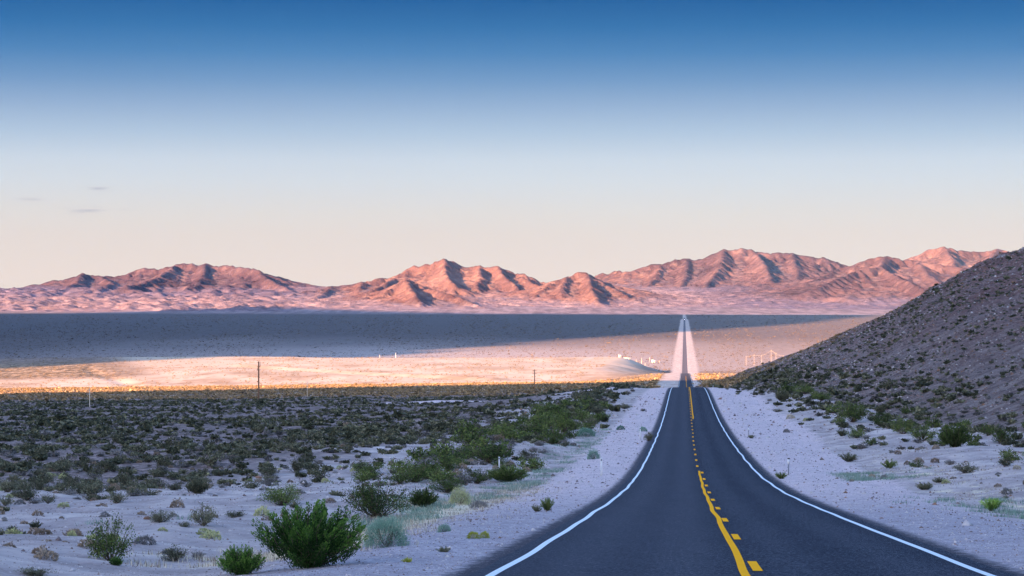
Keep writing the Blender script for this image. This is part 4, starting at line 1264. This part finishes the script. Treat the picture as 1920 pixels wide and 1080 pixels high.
# density of the open desert scrub, in plan
def scatter():
    cand = []
    # log-depth layered candidates inside a wide view
    N = 380000
    d = np.exp(rng.uniform(math.log(28), math.log(1750), N))
    # uniform in plan: weight by d^2 -> accept
    u = rng.uniform(-0.36, 0.30, N)
    dens_c = N / (math.log(1750 / 28) * 0.66) / d ** 2      # candidates per square metre
    x = u * d; y = d
    t = x - TH * y - XC
    patch = fbm(x / 26, y / 26, 3, 601)
    D = np.zeros(N)
    left = t < 0
    a = -t
    rim = np.interp(y, [0, 60, 80, 110, 150, 300, 500, 900, 1400], [60, 30, 24, 17, 14, 12, 12, 14, 16])
    Dl = np.interp(y, [0, 120, 250, 600, 1700], [0.30, 0.34, 0.29, 0.17, 0.11]) * smooth(rim, rim + 6, a) * (0.55 + 0.9 * smooth(-0.3, 0.3, patch))
    # sandy open ground near the camera and behind the row along the road
    thr = np.interp(u, [-0.24, -0.165, -0.12, -0.085, -0.05], [66, 76, 92, 110, 108])
    Dl *= 0.22 + 0.78 * smooth(-9, 9, y - thr + 7 * patch)
    gap = np.exp(-((a - 22) / 5.5) ** 2) * smooth(90, 110, y) * (1 - smooth(160, 230, y))
    Dl *= 1 - 0.75 * gap
    Dl += 0.12 * np.exp(-((a - 15.5) / 3.5) ** 2) * smooth(95, 130, y) * (1 - smooth(900, 1100, y))
    hh = hill_h(x, y, False)
    foot = np.exp(-((t - np.interp(y, [100, 200, 350, 600], [32, 27, 22, 16])) / 6.0) ** 2) * smooth(110, 160, y)
    Dr = 0.20 * foot + 0.24 * smooth(0.5, 4, hh) * (0.4 + 0.8 * smooth(-0.3, 0.3, patch)) * (1 - 0.55 * smooth(14, 40, hh)) + 0.018 * smooth(12, 17, t) * smooth(60, 90, y)
    D = np.where(left, Dl, Dr)
    D *= ~side_road(x, y)
    D *= 1 - 0.85 * ((y > 395) & (y < 500) & (t < -4) & (t > -48))
    D *= np.where(y > 760, np.clip(1 - 0.35 * smooth(1000, 1700, y), 0, 1), 1)
    ok = rng.uniform(0, 1, N) * dens_c < D
    ok &= clear_of_hand(x, y)
    # out of sight behind the hill
    Dd = np.interp(u, _su, _dd)
    ok &= ~((hh > 2) & (y > Dd + 15))
    return x[ok], y[ok], t[ok], hh[ok]


sx, sy, st_, sh = scatter()
n_s = len(sx)
sz_ = top_z(sx, sy)
kindr = rng.uniform(0, 1, n_s)
size = rng.lognormal(0, 0.34, n_s) * np.where(st_ < 0, 0.80, 0.95)
size = np.where((np.abs(np.abs(st_) - 16) < 5) & (st_ < 0) & (sy > 110), size * 1.9, size)
size = np.where(sh > 4, size * 0.58, size)
size = np.where((sy > 350) & (st_ < 0), size * 0.85, size)
size = np.clip(size, 0.35, 3.0)
inview = (np.abs(sx / sy) < 0.243)
isc = kindr < 0.56        # creosote; the rest are low grey and tan bursage
app = size / sy * inview
print('scatter', n_s, 'creosote', int(isc.sum()))
LEAF = {'creosote': 'creosote', 'grey': 'grey', 'tan': 'tan', 'sage': 'sage'}


def pick(mask, n):
    idx = np.where(mask)[0]
    o = idx[np.argsort(-app[idx])]
    return o[:n]


def zone_words(x, y, t, hh):
    if t > 0:
        return 'on the lower slope of the hill' if hh > 1.0 else 'at the foot of the hill, right of the road'
    if y < 130:
        return 'at the near rim of the scrub plain'
    if t > -22:
        return 'in the belt of brush beside the left shoulder'
    if y < 210:
        return 'in the dense scrub left of the road, nearer half'
    return 'in the dense scrub left of the road, farther half'


indiv = pick(isc, 300 - 52)
is_ind = np.zeros(n_s, bool)
for k, i in enumerate(indiv):
    is_ind[i] = True
    sd = int(rng.integers(0, 10))
    near = sy[i] < 150
    n = 900 if near else 450
    zw = zone_words(sx[i], sy[i], st_[i], sh[i])
    wdt = size[i]; hgt = wdt * rng.uniform(0.5, 0.8)
    belt = (abs(st_[i] + 16) < 6) or (st_[i] > 0 and sh[i] < 2.5)
    big = 'large ' if wdt * F / sy[i] > 45 else ('' if wdt * F / sy[i] > 24 else 'small ')
    put_plant('creosote_bush', 'creosote', 'green_creosote' if belt else 'creosote', sd, n, float(sx[i]), float(sy[i]), wdt, hgt,
              f'{big}{"dark green" if belt else "grey-olive"} creosote bush {zw}', 'bush', f'{big}{"dark green" if belt else "grey-olive"} creosote bushes {zw}', parts=(wdt * F / sy[i] > 30))
low = pick(~isc, 230)
for k, i in enumerate(low):
    is_ind[i] = True
    sd = int(rng.integers(0, 5))
    mt = 'grey' if rng.uniform() < 0.8 else 'tan'
    zw = zone_words(sx[i], sy[i], st_[i], sh[i])
    wdt = size[i] * (0.7 if mt == 'grey' else 0.5)
    word = 'grey-brown' if mt == 'grey' else 'tan'
    put_plant('bursage_shrub', 'creosote' if mt == 'grey' else 'cushion', mt, 40 + sd, 350, float(sx[i]), float(sy[i]), wdt, wdt * rng.uniform(0.4, 0.6),
              f'low {word} dry shrub {zw}', 'shrub', f'low {word} shrubs {zw}', parts=False)


def merged(name, idx, lod, label, cat, mats=('creosote', 'grey')):
    """All the plants too many to tell apart, as one object."""
    nq, k = lod
    r = np.random.default_rng(900 + nq)
    variants = []
    for s in range(8):
        (V, Fc, Tn), _ = plant('creosote', 700 + s, max(nq, 136))
        n_have = len(Fc)
        sel = r.choice(n_have, nq, replace=False) if nq < n_have else np.arange(n_have)
        V = V.reshape(-1, 4, 3)[sel]
        c = V.mean(1, keepdims=True)
        V = c + (V - c) * (k * math.sqrt(n_have / max(len(sel), 1)) if nq < n_have else k)
        V[:, :, 2] = np.maximum(V[:, :, 2], -0.02)
        Tn = Tn.reshape(-1, 4)[sel]
        variants.append((V.reshape(-1, 3), Tn.ravel()))
    Vs, Ts, Ms = [], [], []
    var = r.integers(0, 8, len(idx))
    for s in range(8):
        ii = idx[var == s]
        if not len(ii):
            continue
        V, Tn = variants[s]
        a = r.uniform(0, 6.28, len(ii)); w = size[ii] * np.where(isc[ii], 1, 0.7); h = w * r.uniform(0.6, 0.95, len(ii))
        ca, sa = np.cos(a)[:, None], np.sin(a)[:, None]
        X = (V[None, :, 0] * ca - V[None, :, 1] * sa) * w[:, None] + sx[ii][:, None]
        Y = (V[None, :, 0] * sa + V[None, :, 1] * ca) * w[:, None] + sy[ii][:, None]
        Z = V[None, :, 2] * h[:, None] + sz_[ii][:, None] - 0.03
        Vs.append(np.stack([X, Y, Z], 2).reshape(-1, 3))
        Ts.append((Tn[None, :] + r.uniform(-0.30, 0.30, len(ii))[:, None]).ravel())
        Ms.append(np.repeat(np.where(isc[ii], 0, 1), V.shape[0] // 4))
    V = np.concatenate(Vs); T_ = np.concatenate(Ts); Mi = np.concatenate(Ms)
    me = mesh_np(name, V, np.arange(len(V)).reshape(-1, 4), [M[m] for m in mats], smooth_s=False, matidx=Mi, attrs=dict(tone=T_))
    return link(name, me, kind='stuff', label=label, category=cat)


rest = np.where(~is_ind)[0]
merged('desert_scrub', rest[sy[rest] < 260], (150, 1.0), 'countless small dark and grey shrubs covering the near plain and slope', 'scrub')
merged('desert_scrub', rest[(sy[rest] >= 260) & (sy[rest] < 620)], (60, 1.0), 'countless dark shrubs thickening into a carpet in the middle distance', 'scrub')
merged('desert_scrub', rest[sy[rest] >= 620], (18, 1.0), 'distant shrubs catching low sun at the far rim of the plain', 'scrub', ('dry_scrub', 'tan'))


def valley_scrub():
    r = np.random.default_rng(55)
    n = 60000
    dn = r.uniform(1 / 14500.0, 1 / 2500.0, n); y = 1 / dn; u = r.uniform(-0.26, 0.26, n); x = u * y
    t = x - TH * y - XC
    ed_ = np.interp(y, [0, 1600, 2220, 3000, 4000], [-12, 40, 83, 152, 160])
    k = (np.abs(t) > 22) & ~((x < ed_ + 60) & (y < 3150)) & (fbm(x / (0.02 * y + 40), y / (0.12 * y + 200), 3, 61) > -0.35 + r.uniform(-0.5, 0.5, n))
    x, y = x[k], y[k]; n = len(x)
    z = ground_z(x, y)
    s = y / 4000.0 * r.lognormal(0, 0.35, n) * 1.05
    s = np.clip(s, 0.8, 4.5)
    m = 3
    c = r.normal(size=(n, m, 3)) * np.array([0.75, 0.75, 0.16]); c[:, :, 2] = np.abs(c[:, :, 2]) + 0.12
    C = (c * s[:, None, None] + np.stack([x, y, z], 1)[:, None, :]).reshape(-1, 3)
    A = rand_dirs(r, len(C)) * np.array([1, 0.4, 0.35]); A /= np.linalg.norm(A, axis=1, keepdims=True)
    ss = np.repeat(s, m)
    V, Fc, Tn = leaves_from(r, C, A, 1.5 * ss, 0.6 * ss, r.uniform(0.05, 0.8, len(C)))
    me = mesh_np('valley_scrub', V, Fc, [M['far_scrub']], smooth_s=False, attrs=dict(tone=Tn))
    link('valley_scrub', me, kind='stuff', label='dark speckle of far scrub all over the valley floor', category='scrub')


valley_scrub()


def bench_scrub():
    r = np.random.default_rng(321)
    n = 4200
    y = np.sqrt(r.uniform(1700 ** 2, 3040 ** 2, n)); u = r.uniform(-0.27, 0.06, n); x = u * y
    ed_ = np.interp(y, [0, 1600, 2220, 3000, 4000], [-12, 40, 83, 152, 160])
    k = (x < ed_ - 5) & (noise(x / 70, y / 70, 88) > -0.25 + r.uniform(-0.3, 0.3, n))
    x, y = x[k], y[k]; n = len(x)
    z = ground_z(x, y)
    m = 12
    c = r.normal(size=(n, m, 3)) * np.array([0.55, 0.55, 0.28]); c[:, :, 2] = np.abs(c[:, :, 2]) + 0.1
    s = r.lognormal(0.1, 0.35, n)[:, None, None]
    C = (c * s + np.stack([x, y, z], 1)[:, None, :]).reshape(-1, 3)
    V, Fc, Tn = leaves_from(r, C, rand_dirs(r, len(C)), 0.75, 0.5, r.uniform(0.1, 0.7, len(C)))
    me = mesh_np('bench_scrub', V, Fc, [M['dry_scrub']], smooth_s=False, attrs=dict(tone=Tn))
    link('bench_scrub', me, kind='stuff', label='sparse dry shrubs dotted over the pale sunlit bench', category='scrub')


bench_scrub()


# little tufts on the bare ground
def tufts():
    N = 6000
    d = np.exp(rng.uniform(math.log(32), math.log(330), N))
    u = rng.uniform(-0.25, 0.25, N)
    dens_c = N / (math.log(330 / 32) * 0.5) / d ** 2
    x = u * d; y = d; t = x - TH * y - XC
    D = 0.10 * smooth(11, 16, t) * smooth(50, 75, y) * (1 - 0.8 * smooth(30, 40, t)) + 0.10 * smooth(11, 14, -t)
    D *= 0.4 + smooth(-0.2, 0.4, fbm(x / 9, y / 9, 2, 650))
    ok = (rng.uniform(0, 1, N) * dens_c < D) & clear_of_hand(x, y)
    return x[ok], y[ok], t[ok]


tx, ty, tt_ = tufts()
o = np.argsort(ty)[:230]
for i in o:
    mt = rng.choice(['tan', 'tan', 'grey', 'creosote', 'pale'])
    w = float(rng.uniform(0.18, 0.62)); side = 'right' if tt_[i] > 0 else 'left'
    word = {'tan': 'tan', 'grey': 'grey', 'creosote': 'dark green', 'pale': 'pale straw'}[mt]
    put_plant('ground_tuft', 'cushion' if mt != 'creosote' else 'spiky', mt, 60 + int(rng.integers(0, 4)), 260, float(tx[i]), float(ty[i]), w, w * rng.uniform(0.35, 0.6),
              f'small {word} tuft on the bare sandy ground {side} of the road', 'tuft', f'{word} tufts on the bare ground {side} of the road', parts=False)


# ------------------------------------------------------------------ grass and stones (uncountable)
def blades(name, x, y, hgt, mats, mi, label, cat, lean=0.6, wid=0.010, per=1):
    r = np.random.default_rng(5)
    n = len(x)
    z = ground_z(x, y)
    a = r.uniform(0, 6.28, n); l = r.uniform(0.1, lean, n)
    bx = np.cos(a + 1.57) * wid; by = np.sin(a + 1.57) * wid
    tx_ = x + np.cos(a) * l * hgt; ty_ = y + np.sin(a) * l * hgt
    V = np.stack([np.stack([x - bx, y - by, z - 0.02], 1), np.stack([x + bx, y + by, z - 0.02], 1), np.stack([tx_, ty_, z + hgt], 1)], 1).reshape(-1, 3)
    me = mesh_np(name, V, np.arange(3 * n).reshape(-1, 3), [M[m] for m in mats], smooth_s=False, matidx=mi, attrs=dict(tone=np.repeat(r.uniform(0.2, 0.9, n), 3)))
    return link(name, me, kind='stuff', label=label, category=cat)


def clump_points(n, y0, y1, tfun, sp, per, seed):
    r = np.random.default_rng(seed)
    cy = np.exp(r.uniform(math.log(y0), math.log(y1), n)); ct = tfun(r, cy)
    cx = TH * cy + XC + ct
    x = np.repeat(cx, per) + r.normal(size=n * per) * sp; y = np.repeat(cy, per) + r.normal(size=n * per) * sp
    return x, y


gx_, gy_ = clump_points(1300, 42, 120, lambda r, y: -9.9 + r.normal(size=len(y)) * 1.1, 0.16, 16, 31)
gx2, gy2 = clump_points(900, 50, 170, lambda r, y: 11.5 + r.gamma(2.0, 2.2, len(y)), 0.15, 12, 32)
gx = np.concatenate([gx_, gx2]); gy = np.concatenate([gy_, gy2])
k_ = fbm(gx / 3, gy / 3, 2, 660) > -0.25
gx, gy = gx[k_], gy[k_]
blades('dry_grass', gx, gy, rng.uniform(0.04, 0.15, len(gx)), ['straw', 'tan'], (rng.uniform(0, 1, len(gx)) < 0.3).astype(int), 'straw-coloured dead grass on both verges', 'grass')
hx1, hy1 = clump_points(700, 62, 260, lambda r, y: -8.8 - r.gamma(2.0, 1.1, len(y)), 0.28, 34, 33)
hx2, hy2 = clump_points(200, 66, 92, lambda r, y: 12.0 + r.normal(size=len(y)) * 1.6, 0.22, 34, 34)
hx3, hy3 = clump_points(110, 118, 134, lambda r, y: 8.2 + r.gamma(2, 0.8, len(y)), 0.22, 34, 35)
hx = np.concatenate([hx1, hx2, hx3]); hy = np.concatenate([hy1, hy2, hy3])
k_ = np.concatenate([fbm(hx1 / 5, hy1 / 9, 2, 661) > 0.02, fbm(hx2 / 4, hy2 / 5, 2, 663) > 0.1, np.ones(len(hx3), bool)])
hx, hy = hx[k_], hy[k_]
blades('blue_green_herb', hx, hy, rng.uniform(0.06, 0.22, len(hx)), ['herb'], np.zeros(len(hx)), 'patches of blue-green herb along the road verges', 'herb', 0.7, 0.014)


def stones():
    r = np.random.default_rng(77)
    n = 62000
    d = np.exp(r.uniform(math.log(26), math.log(420), n)); u = r.uniform(-0.25, 0.25, n)
    x = u * d; y = d
    n2 = 30000                        # scree on the hill
    y2 = r.uniform(110, 690, n2); x2 = y2 * r.uniform(0.12, 0.25, n2)
    hk = hill_h(x2, y2, False) > 1.5
    x = np.concatenate([x, x2[hk]]); y = np.concatenate([y, y2[hk]])
    t = x - TH * y - XC
    ok = (np.abs(t) > 4.6) & ~((t < -26) & (y > 130))
    x, y, t = x[ok], y[ok], t[ok]
    onh = hill_h(x, y, False) > 1.5
    s = y * np.where(onh, 0.00030, 0.00027) * r.lognormal(0, 0.45, len(x))
    s = np.where(r.uniform(0, 1, len(x)) < 0.05, s * 1.9, s)
    s = np.clip(s, 0.012, 0.42)
    z = top_z(x, y)
    base = np.array([(1, 0, 0), (-1, 0, 0), (0, 1, 0), (0, -1, 0), (0, 0, 1), (0.1, 0, -0.6)], float)
    fc = np.array([(0, 2, 4), (2, 1, 4), (1, 3, 4), (3, 0, 4), (2, 0, 5), (0, 3, 5), (3, 1, 5)])
    V = base[None] * r.uniform(0.55, 1.35, (len(x), 6, 3)) * s[:, None, None] * np.array([1, 1, 0.75])
    ca = r.uniform(0, 6.28, len(x)); c_, s_ = np.cos(ca)[:, None], np.sin(ca)[:, None]
    V = np.stack([V[:, :, 0] * c_ - V[:, :, 1] * s_, V[:, :, 0] * s_ + V[:, :, 1] * c_, V[:, :, 2]], 2)
    V = V + np.stack([x, y, z], 1)[:, None, :]
    Fc = (fc[None] + (np.arange(len(x)) * 6)[:, None, None]).reshape(-1, 3)
    ru = r.uniform(0, 1, len(x))
    mi = np.where(onh, np.digitize(ru, [0.16, 0.80]), np.digitize(ru, [0.50, 0.90]))
    me = mesh_np('stones', V.reshape(-1, 3), Fc, [M['pale_rock'], M['dark_rock'], M['rust_rock']], smooth_s=False, matidx=np.repeat(mi, len(fc)))
    link('loose_stones', me, kind='stuff', label='loose stones scattered over the sand, gravel and hillside', category='stones')


stones()


def rock_mesh(seed, m):
    r = np.random.default_rng(seed)
    import bmesh
    bm = bmesh.new()
    bmesh.ops.create_icosphere(bm, subdivisions=3, radius=0.5)
    V = np.array([v.co[:] for v in bm.verts])
    f = 1 + 0.25 * fbm(V[:, 0] * 2.2 + seed, V[:, 1] * 2.2 + V[:, 2] * 2, 3, seed)
    for v, k in zip(bm.verts, f):
        v.co = v.co * k
        v.co.z = v.co.z * 0.7 + 0.2
    me = bpy.data.meshes.new('rock')
    bm.to_mesh(me); bm.free()
    me.materials.append(m)
    return me


for (px, py, w, mt, lab) in ((485, 897, 12, 'rust_rock', 'rust-orange boulder beside the low yellowish bush'), (460, 900, 16, 'rock', 'pale boulder left of the rust-orange one'),
                             (817, 934, 13, 'rock', 'pale boulder left of the pale yellow shrub'), (276, 973, 14, 'rust_rock', 'flat reddish rock left of the lone dark bush')):
    x, y, z = at(px, py)
    o_ = link('boulder', rock_mesh(px, M[mt]), loc=(x, y, z - 0.02), label=lab, category='rock')
    s = w * y / F
    o_.scale = (s, s, s * 0.8)


# ------------------------------------------------------------------ posts, poles, buildings
def box(V, Fc, x0, x1, y0, y1, z0, z1):
    b = len(V)
    for z in (z0, z1):
        V += [(x0, y0, z), (x1, y0, z), (x1, y1, z), (x0, y1, z)]
    Fc += [(b, b + 3, b + 2, b + 1), (b + 4, b + 5, b + 6, b + 7), (b, b + 1, b + 5, b + 4), (b + 1, b + 2, b + 6, b + 5), (b + 2, b + 3, b + 7, b + 6), (b + 3, b, b + 4, b + 7)]


def boxes_mesh(name, bl, m):
    V, Fc = [], []
    for b in bl:
        box(V, Fc, *b)
    return mesh_np(name, np.array(V, float), np.array(Fc), [m], smooth_s=False)


def cyl_mesh(name, r0, r1, h, m, k=12, z0=0.0):
    a = np.linspace(0, 2 * np.pi, k, endpoint=False)
    V = [(r0 * math.cos(q), r0 * math.sin(q), z0) for q in a] + [(r1 * math.cos(q), r1 * math.sin(q), z0 + h) for q in a] + [(0, 0, z0 + h)]
    Fq = np.array([(i, (i + 1) % k, k + (i + 1) % k, k + i) for i in range(k)])
    Ft = np.array([(k + i, k + (i + 1) % k, 2 * k) for i in range(k)])
    return mesh_np(name, np.array(V), [Fq, Ft], [m])


white_blade = boxes_mesh('post_blade', [(-0.055, 0.055, -0.012, 0.0, -0.1, 1.06), (-0.055, -0.043, -0.012, 0.03, -0.1, 1.06), (0.043, 0.055, -0.012, 0.03, -0.1, 1.06)], M['post_white'])
grey_post = boxes_mesh('post_channel', [(-0.035, 0.035, -0.006, 0.0, -0.1, 0.86), (-0.035, -0.029, -0.006, 0.03, -0.1, 0.86), (0.029, 0.035, -0.006, 0.03, -0.1, 0.86)], M['post_grey'])
refl = boxes_mesh('reflector', [(-0.075, 0.075, -0.030, -0.014, 0.74, 1.07)], M['post_white'])
cap = boxes_mesh('reflector_cap', [(-0.075, 0.075, -0.032, -0.012, 1.073, 1.15)], M['black'])
band = boxes_mesh('reflector', [(-0.04, 0.04, -0.022, -0.0135, 0.86, 0.98)], M['post_grey'])


def post(px, py, kind, label, hpx=None, scale=1.0):
    x, y, z = at(px, py)
    o = link('delineator_post', None, loc=(x, y, z), label=label, category='post', group='delineator posts along the road')
    if kind == 'white':
        link('post_blade', white_blade, parent=o); link('reflector', band, parent=o)
    else:
        link('post_channel', grey_post, parent=o); link('reflector', refl, parent=o); link('reflector_cap', cap, parent=o)
    s = (hpx * y / F / 1.08) if hpx else 1.0
    o.scale = (max(s, 0.9), 1, s)
    return o


post(1127.5, 893, 'white', 'tall white post on the left verge, nearest to the camera', 36)
post(1200.5, 824, 'white', 'white post on the left shoulder, second from the camera', 24)
post(1232, 755.5, 'white', 'white post on the left shoulder near the crest, third from the camera', 13.5)
post(1241.5, 729, 'white', 'short white post where the gravel side road joins', 7)
post(936, 881, 'white', 'thin pale post sticking out of the wide roadside bush', 24)
post(1478.5, 891, 'grey', 'grey post with white reflector on the right shoulder, nearest to the camera', 30)
post(1403.5, 818, 'grey', 'grey post with white reflector on the right shoulder, second from the camera', 17)
post(1357, 757, 'grey', 'grey post with white reflector on the right shoulder, third from the camera', 12)
post(1337, 732, 'white', 'white post on the right shoulder at the crest', 9.5)


def beyond(px, py):
    return at(px, py, lo=1020)


for (px, py, h, lab) in ((1264.5, 718.5, 4.5, 'tiny white post left of the road beyond the crest'), (1301.5, 719.5, 4.5, 'tiny white post right of the road beyond the crest'), (1248, 723.5, 4, 'tiny white post left of the road behind the side road')):
    x, y, z = beyond(px, py)
    o = link('delineator_post', None, loc=(x, y, z), label=lab, category='post', group='delineator posts along the road')
    link('post_blade', white_blade, parent=o); link('reflector', band, parent=o)
    o.scale = (1.6, 1, 1.1)


def utility_pole(px, py, hpx, label, arms=1, r=0.17, mat='pole_wood', double=False, lo=8.0, group='utility poles', yd=None):
    x, y, z = at(px, py, lo=lo) if yd is None else ((px - 960) / F * yd, yd, float(top_z(np.array([(px - 960) / F * yd]), np.array([yd]))[0]))
    h = hpx * y / F
    o = link('utility_pole', None, loc=(x, y, z - 0.1), label=label, category='pole', group=group)
    link('pole', cyl_mesh('pole', r, r * 0.7, h + 0.1, M[mat]), parent=o)
    if double:                  # braced insulator posts above the head of the pole
        link('insulator', cyl_mesh('insulator', 0.08, 0.05, 1.5, M['black'], 8, h - 1.4), parent=o, loc=(0.42, 0, 0))
        link('insulator', cyl_mesh('insulator', 0.06, 0.04, 0.7, M['black'], 8, h - 2.4), parent=o, loc=(-0.35, 0, 0))
        link('crossarm', boxes_mesh('crossarm', [(-0.55, 0.6, -0.27, -0.17, h - 2.5, h - 2.34), (-0.5, 0.55, -0.27, -0.17, h - 1.5, h - 1.36)], M[mat]), parent=o)
    else:
        for a in range(arms):
            zz = h - 0.5 - a * 1.2
            link('crossarm', boxes_mesh('crossarm', [(-0.9, 0.9, -r - 0.1, -r * 0.95, zz, zz + 0.12)], M[mat]), parent=o)
            for dx in (-1.0, 0.0 if a else -0.4, 1.0):
                link('insulator', cyl_mesh('insulator', 0.06, 0.04, 0.22, M['black'], 8, zz + 0.16), parent=o, loc=(dx, -r - 0.04, 0))
    return o


utility_pole(485, 748, 70, 'tall brown wooden pole standing in the scrub plain at the left', 1, 0.26, double=True)
utility_pole(1002.5, 731, 38, 'grey-brown wooden pole left of the side road', 2, 0.24)


def thin_pole(px, py, hpx, label, r=0.07, mat='cream_metal', lo=8.0, name='marker_pole', yd=None, cat='pole', group=None):
    x, y, z = at(px, py, lo=lo) if yd is None else ((px - 960) / F * yd, yd, float(top_z(np.array([(px - 960) / F * yd]), np.array([yd]))[0]))
    h = hpx * y / F
    o = link(name, None, loc=(x, y, z - 0.1), label=label, category=cat, group=group)
    link('pole', cyl_mesh('pole', r, r * 0.8, h + 0.1, M[mat]), parent=o)
    link('crosspiece', boxes_mesh('crosspiece', [(-0.5, 0.5, -r - 0.05, -r, h - 0.4, h - 0.3)], M[mat]), parent=o)
    return o


thin_pole(168, 764, 36, 'thin pale pole in the scrub plain at the far left', 0.09)
thin_pole(576, 744, 30, 'thin pale pole in the scrub plain right of the tall wooden pole', 0.09)
thin_pole(742, 664, 9, 'white mast on the far rim of the pale bench', 0.28, 'wall_white', yd=3010)
thin_pole(712, 664, 6, 'short pale mast on the rim of the bench, left of the white one', 0.2, 'wall_white', yd=3010)
LP = [(1399, 680, 13), (1414, 683, 16), (1428, 678, 15), (1446, 680, 25), (1455, 674, 19), (1469, 669, 14), (1480, 664, 8)]
words = ['leftmost', 'second', 'third', 'fourth', 'fifth', 'sixth', 'rightmost']
pp = []
for (px, py, h), wd in zip(LP, words):
    yd = 3500
    o = utility_pole(px, py, h + 4, f'{wd} from the left of the sunlit poles behind the foot of the hill', 1, 0.13, 'cream_metal', group='sunlit poles behind the hill', yd=yd)
    pp.append(o)
wire = []
for dz in (0.5, 1.2):
    pts = []
    for o, (px, py, h) in zip(pp, LP):
        pts.append(np.array(o.location) + np.array([0, 0, (h + 4) * 3500 / F - dz]))
    full = []
    for a, b in zip(pts[:-1], pts[1:]):
        for s in np.linspace(0, 1, 8)[:-1]:
            p = a + (b - a) * s; p[2] -= 0.6 * 4 * s * (1 - s)
            full.append(p)
    full.append(pts[-1])
    wire.append(tube(full, 0.045, 0.045, 4))
V, Fc = join(wire)
link('power_lines', mesh_np('power_lines', V, Fc, [M['cream_metal']]), label='pale wires strung between the sunlit poles', category='wires')


def building(px, yd, w, d, h, label, roof=True):
    x = (px - 960) / F * yd
    z = float(top_z(np.array([x]), np.array([yd]))[0]) - 0.3
    o = link('shed', None, loc=(x, yd, z), label=label, category='building')
    link('wall', boxes_mesh('wall', [(-w / 2, w / 2, 0, d, 0, h)], M['wall_white']), parent=o)
    V = [(-w / 2 - .3, -.3, h + .01), (w / 2 + .3, -.3, h + .01), (w / 2 + .3, d + .3, h + .01), (-w / 2 - .3, d + .3, h + .01), (-w / 2 - .3, d / 2, h + h * .25), (w / 2 + .3, d / 2, h + h * .25)]
    link('roof', mesh_np('roof', np.array(V, float), [np.array([(0, 1, 5, 4), (2, 3, 4, 5)]), np.array([(0, 4, 3), (1, 2, 5)])], [M['roof_grey']], smooth_s=False), parent=o)
    link('door', boxes_mesh('door', [(-w * .1, w * .1, -.06, -.003, 0, min(2.4, h * .8))], M['glass']), parent=o)
    for sx_ in (-1, 1):
        link('window', boxes_mesh('window', [(sx_ * w * .3 - .6, sx_ * w * .3 + .6, -.05, -.003, h * .5, h * .8)], M['glass']), parent=o)
    return o


building(1162.5, 3060, 4.2, 5, 3.6, 'small white shed at the tip of the pale bench')
building(1176, 3090, 10.5, 5, 2.8, 'long low white trailer right of the small shed')
building(1225.5, 3640, 6.2, 6, 5.0, 'tallest white building, left of the straight road')
for (px, yd, h, wd) in ((1209.5, 3350, 8, 'white mast in front of the tallest white building'), (1203, 3600, 10, 'pale mast left of the tallest white building'), (1193, 3620, 7, 'short pale mast right of the long low trailer'),
                        (1218, 3620, 11, 'pale mast just left of the tallest white building'), (1236, 3640, 4, 'tiny pale mast just right of the tallest white building')):
    thin_pole(px, 0, h, wd, 0.28, 'cream_metal', yd=yd)


def car():
    yd = 11300.0
    x = TH * yd + XC - 1.8; z = float(road_z(yd)) + 0.2
    o = link('car', None, loc=(x, yd, z), label='distant oncoming car with headlights on far down the straight road', category='car')
    link('car_body', boxes_mesh('body', [(-0.9, 0.9, -2.2, 2.2, 0.35, 0.95), (-0.75, 0.75, -0.9, 1.7, 0.95, 1.5)], M['car_paint']), parent=o)
    link('windshield', boxes_mesh('windshield', [(-0.68, 0.68, -0.93, -0.905, 1.0, 1.42)], M['glass']), parent=o)
    hm = bpy.data.materials.new('headlight_glow'); hm.use_nodes = True
    b = hm.node_tree.nodes['Principled BSDF']
    b.inputs['Emission Color'].default_value = (1, 0.97, 0.9, 1); b.inputs['Emission Strength'].default_value = 600
    for s in (-0.65, 0.65):
        link('headlight', boxes_mesh('headlight', [(s - 0.16, s + 0.16, -2.24, -2.205, 0.6, 0.8)], hm), parent=o)
    for sx_ in (-0.85, 0.85):
        for sy_ in (-1.4, 1.4):
            w_ = link('wheel', cyl_mesh('wheel', 0.33, 0.33, 0.2, M['black'], 16, -0.1), parent=o, loc=(sx_, sy_, 0.33))
            w_.rotation_euler = (0, math.radians(90), 0)


car()

# ------------------------------------------------------------------ the air over the valley
HAZE = 0.35e-5
if HAZE > 0:
    V, Fc = [], []
    box(V, Fc, -31500, 31500, -31500, 31500, -260, 2500)
    hm = bpy.data.materials.new('haze_air'); hm.use_nodes = True
    nt = hm.node_tree; nt.nodes.clear()
    out = nt.nodes.new('ShaderNodeOutputMaterial'); pv = nt.nodes.new('ShaderNodeVolumePrincipled')
    pv.inputs['Color'].default_value = (0.18, 0.55, 1.0, 1); pv.inputs['Density'].default_value = HAZE; pv.inputs['Anisotropy'].default_value = 0.0
    nt.links.new(pv.outputs[0], out.inputs['Volume'])
    link('haze', mesh_np('haze', np.array(V, float), np.array(Fc), [hm], smooth_s=False), kind='stuff')
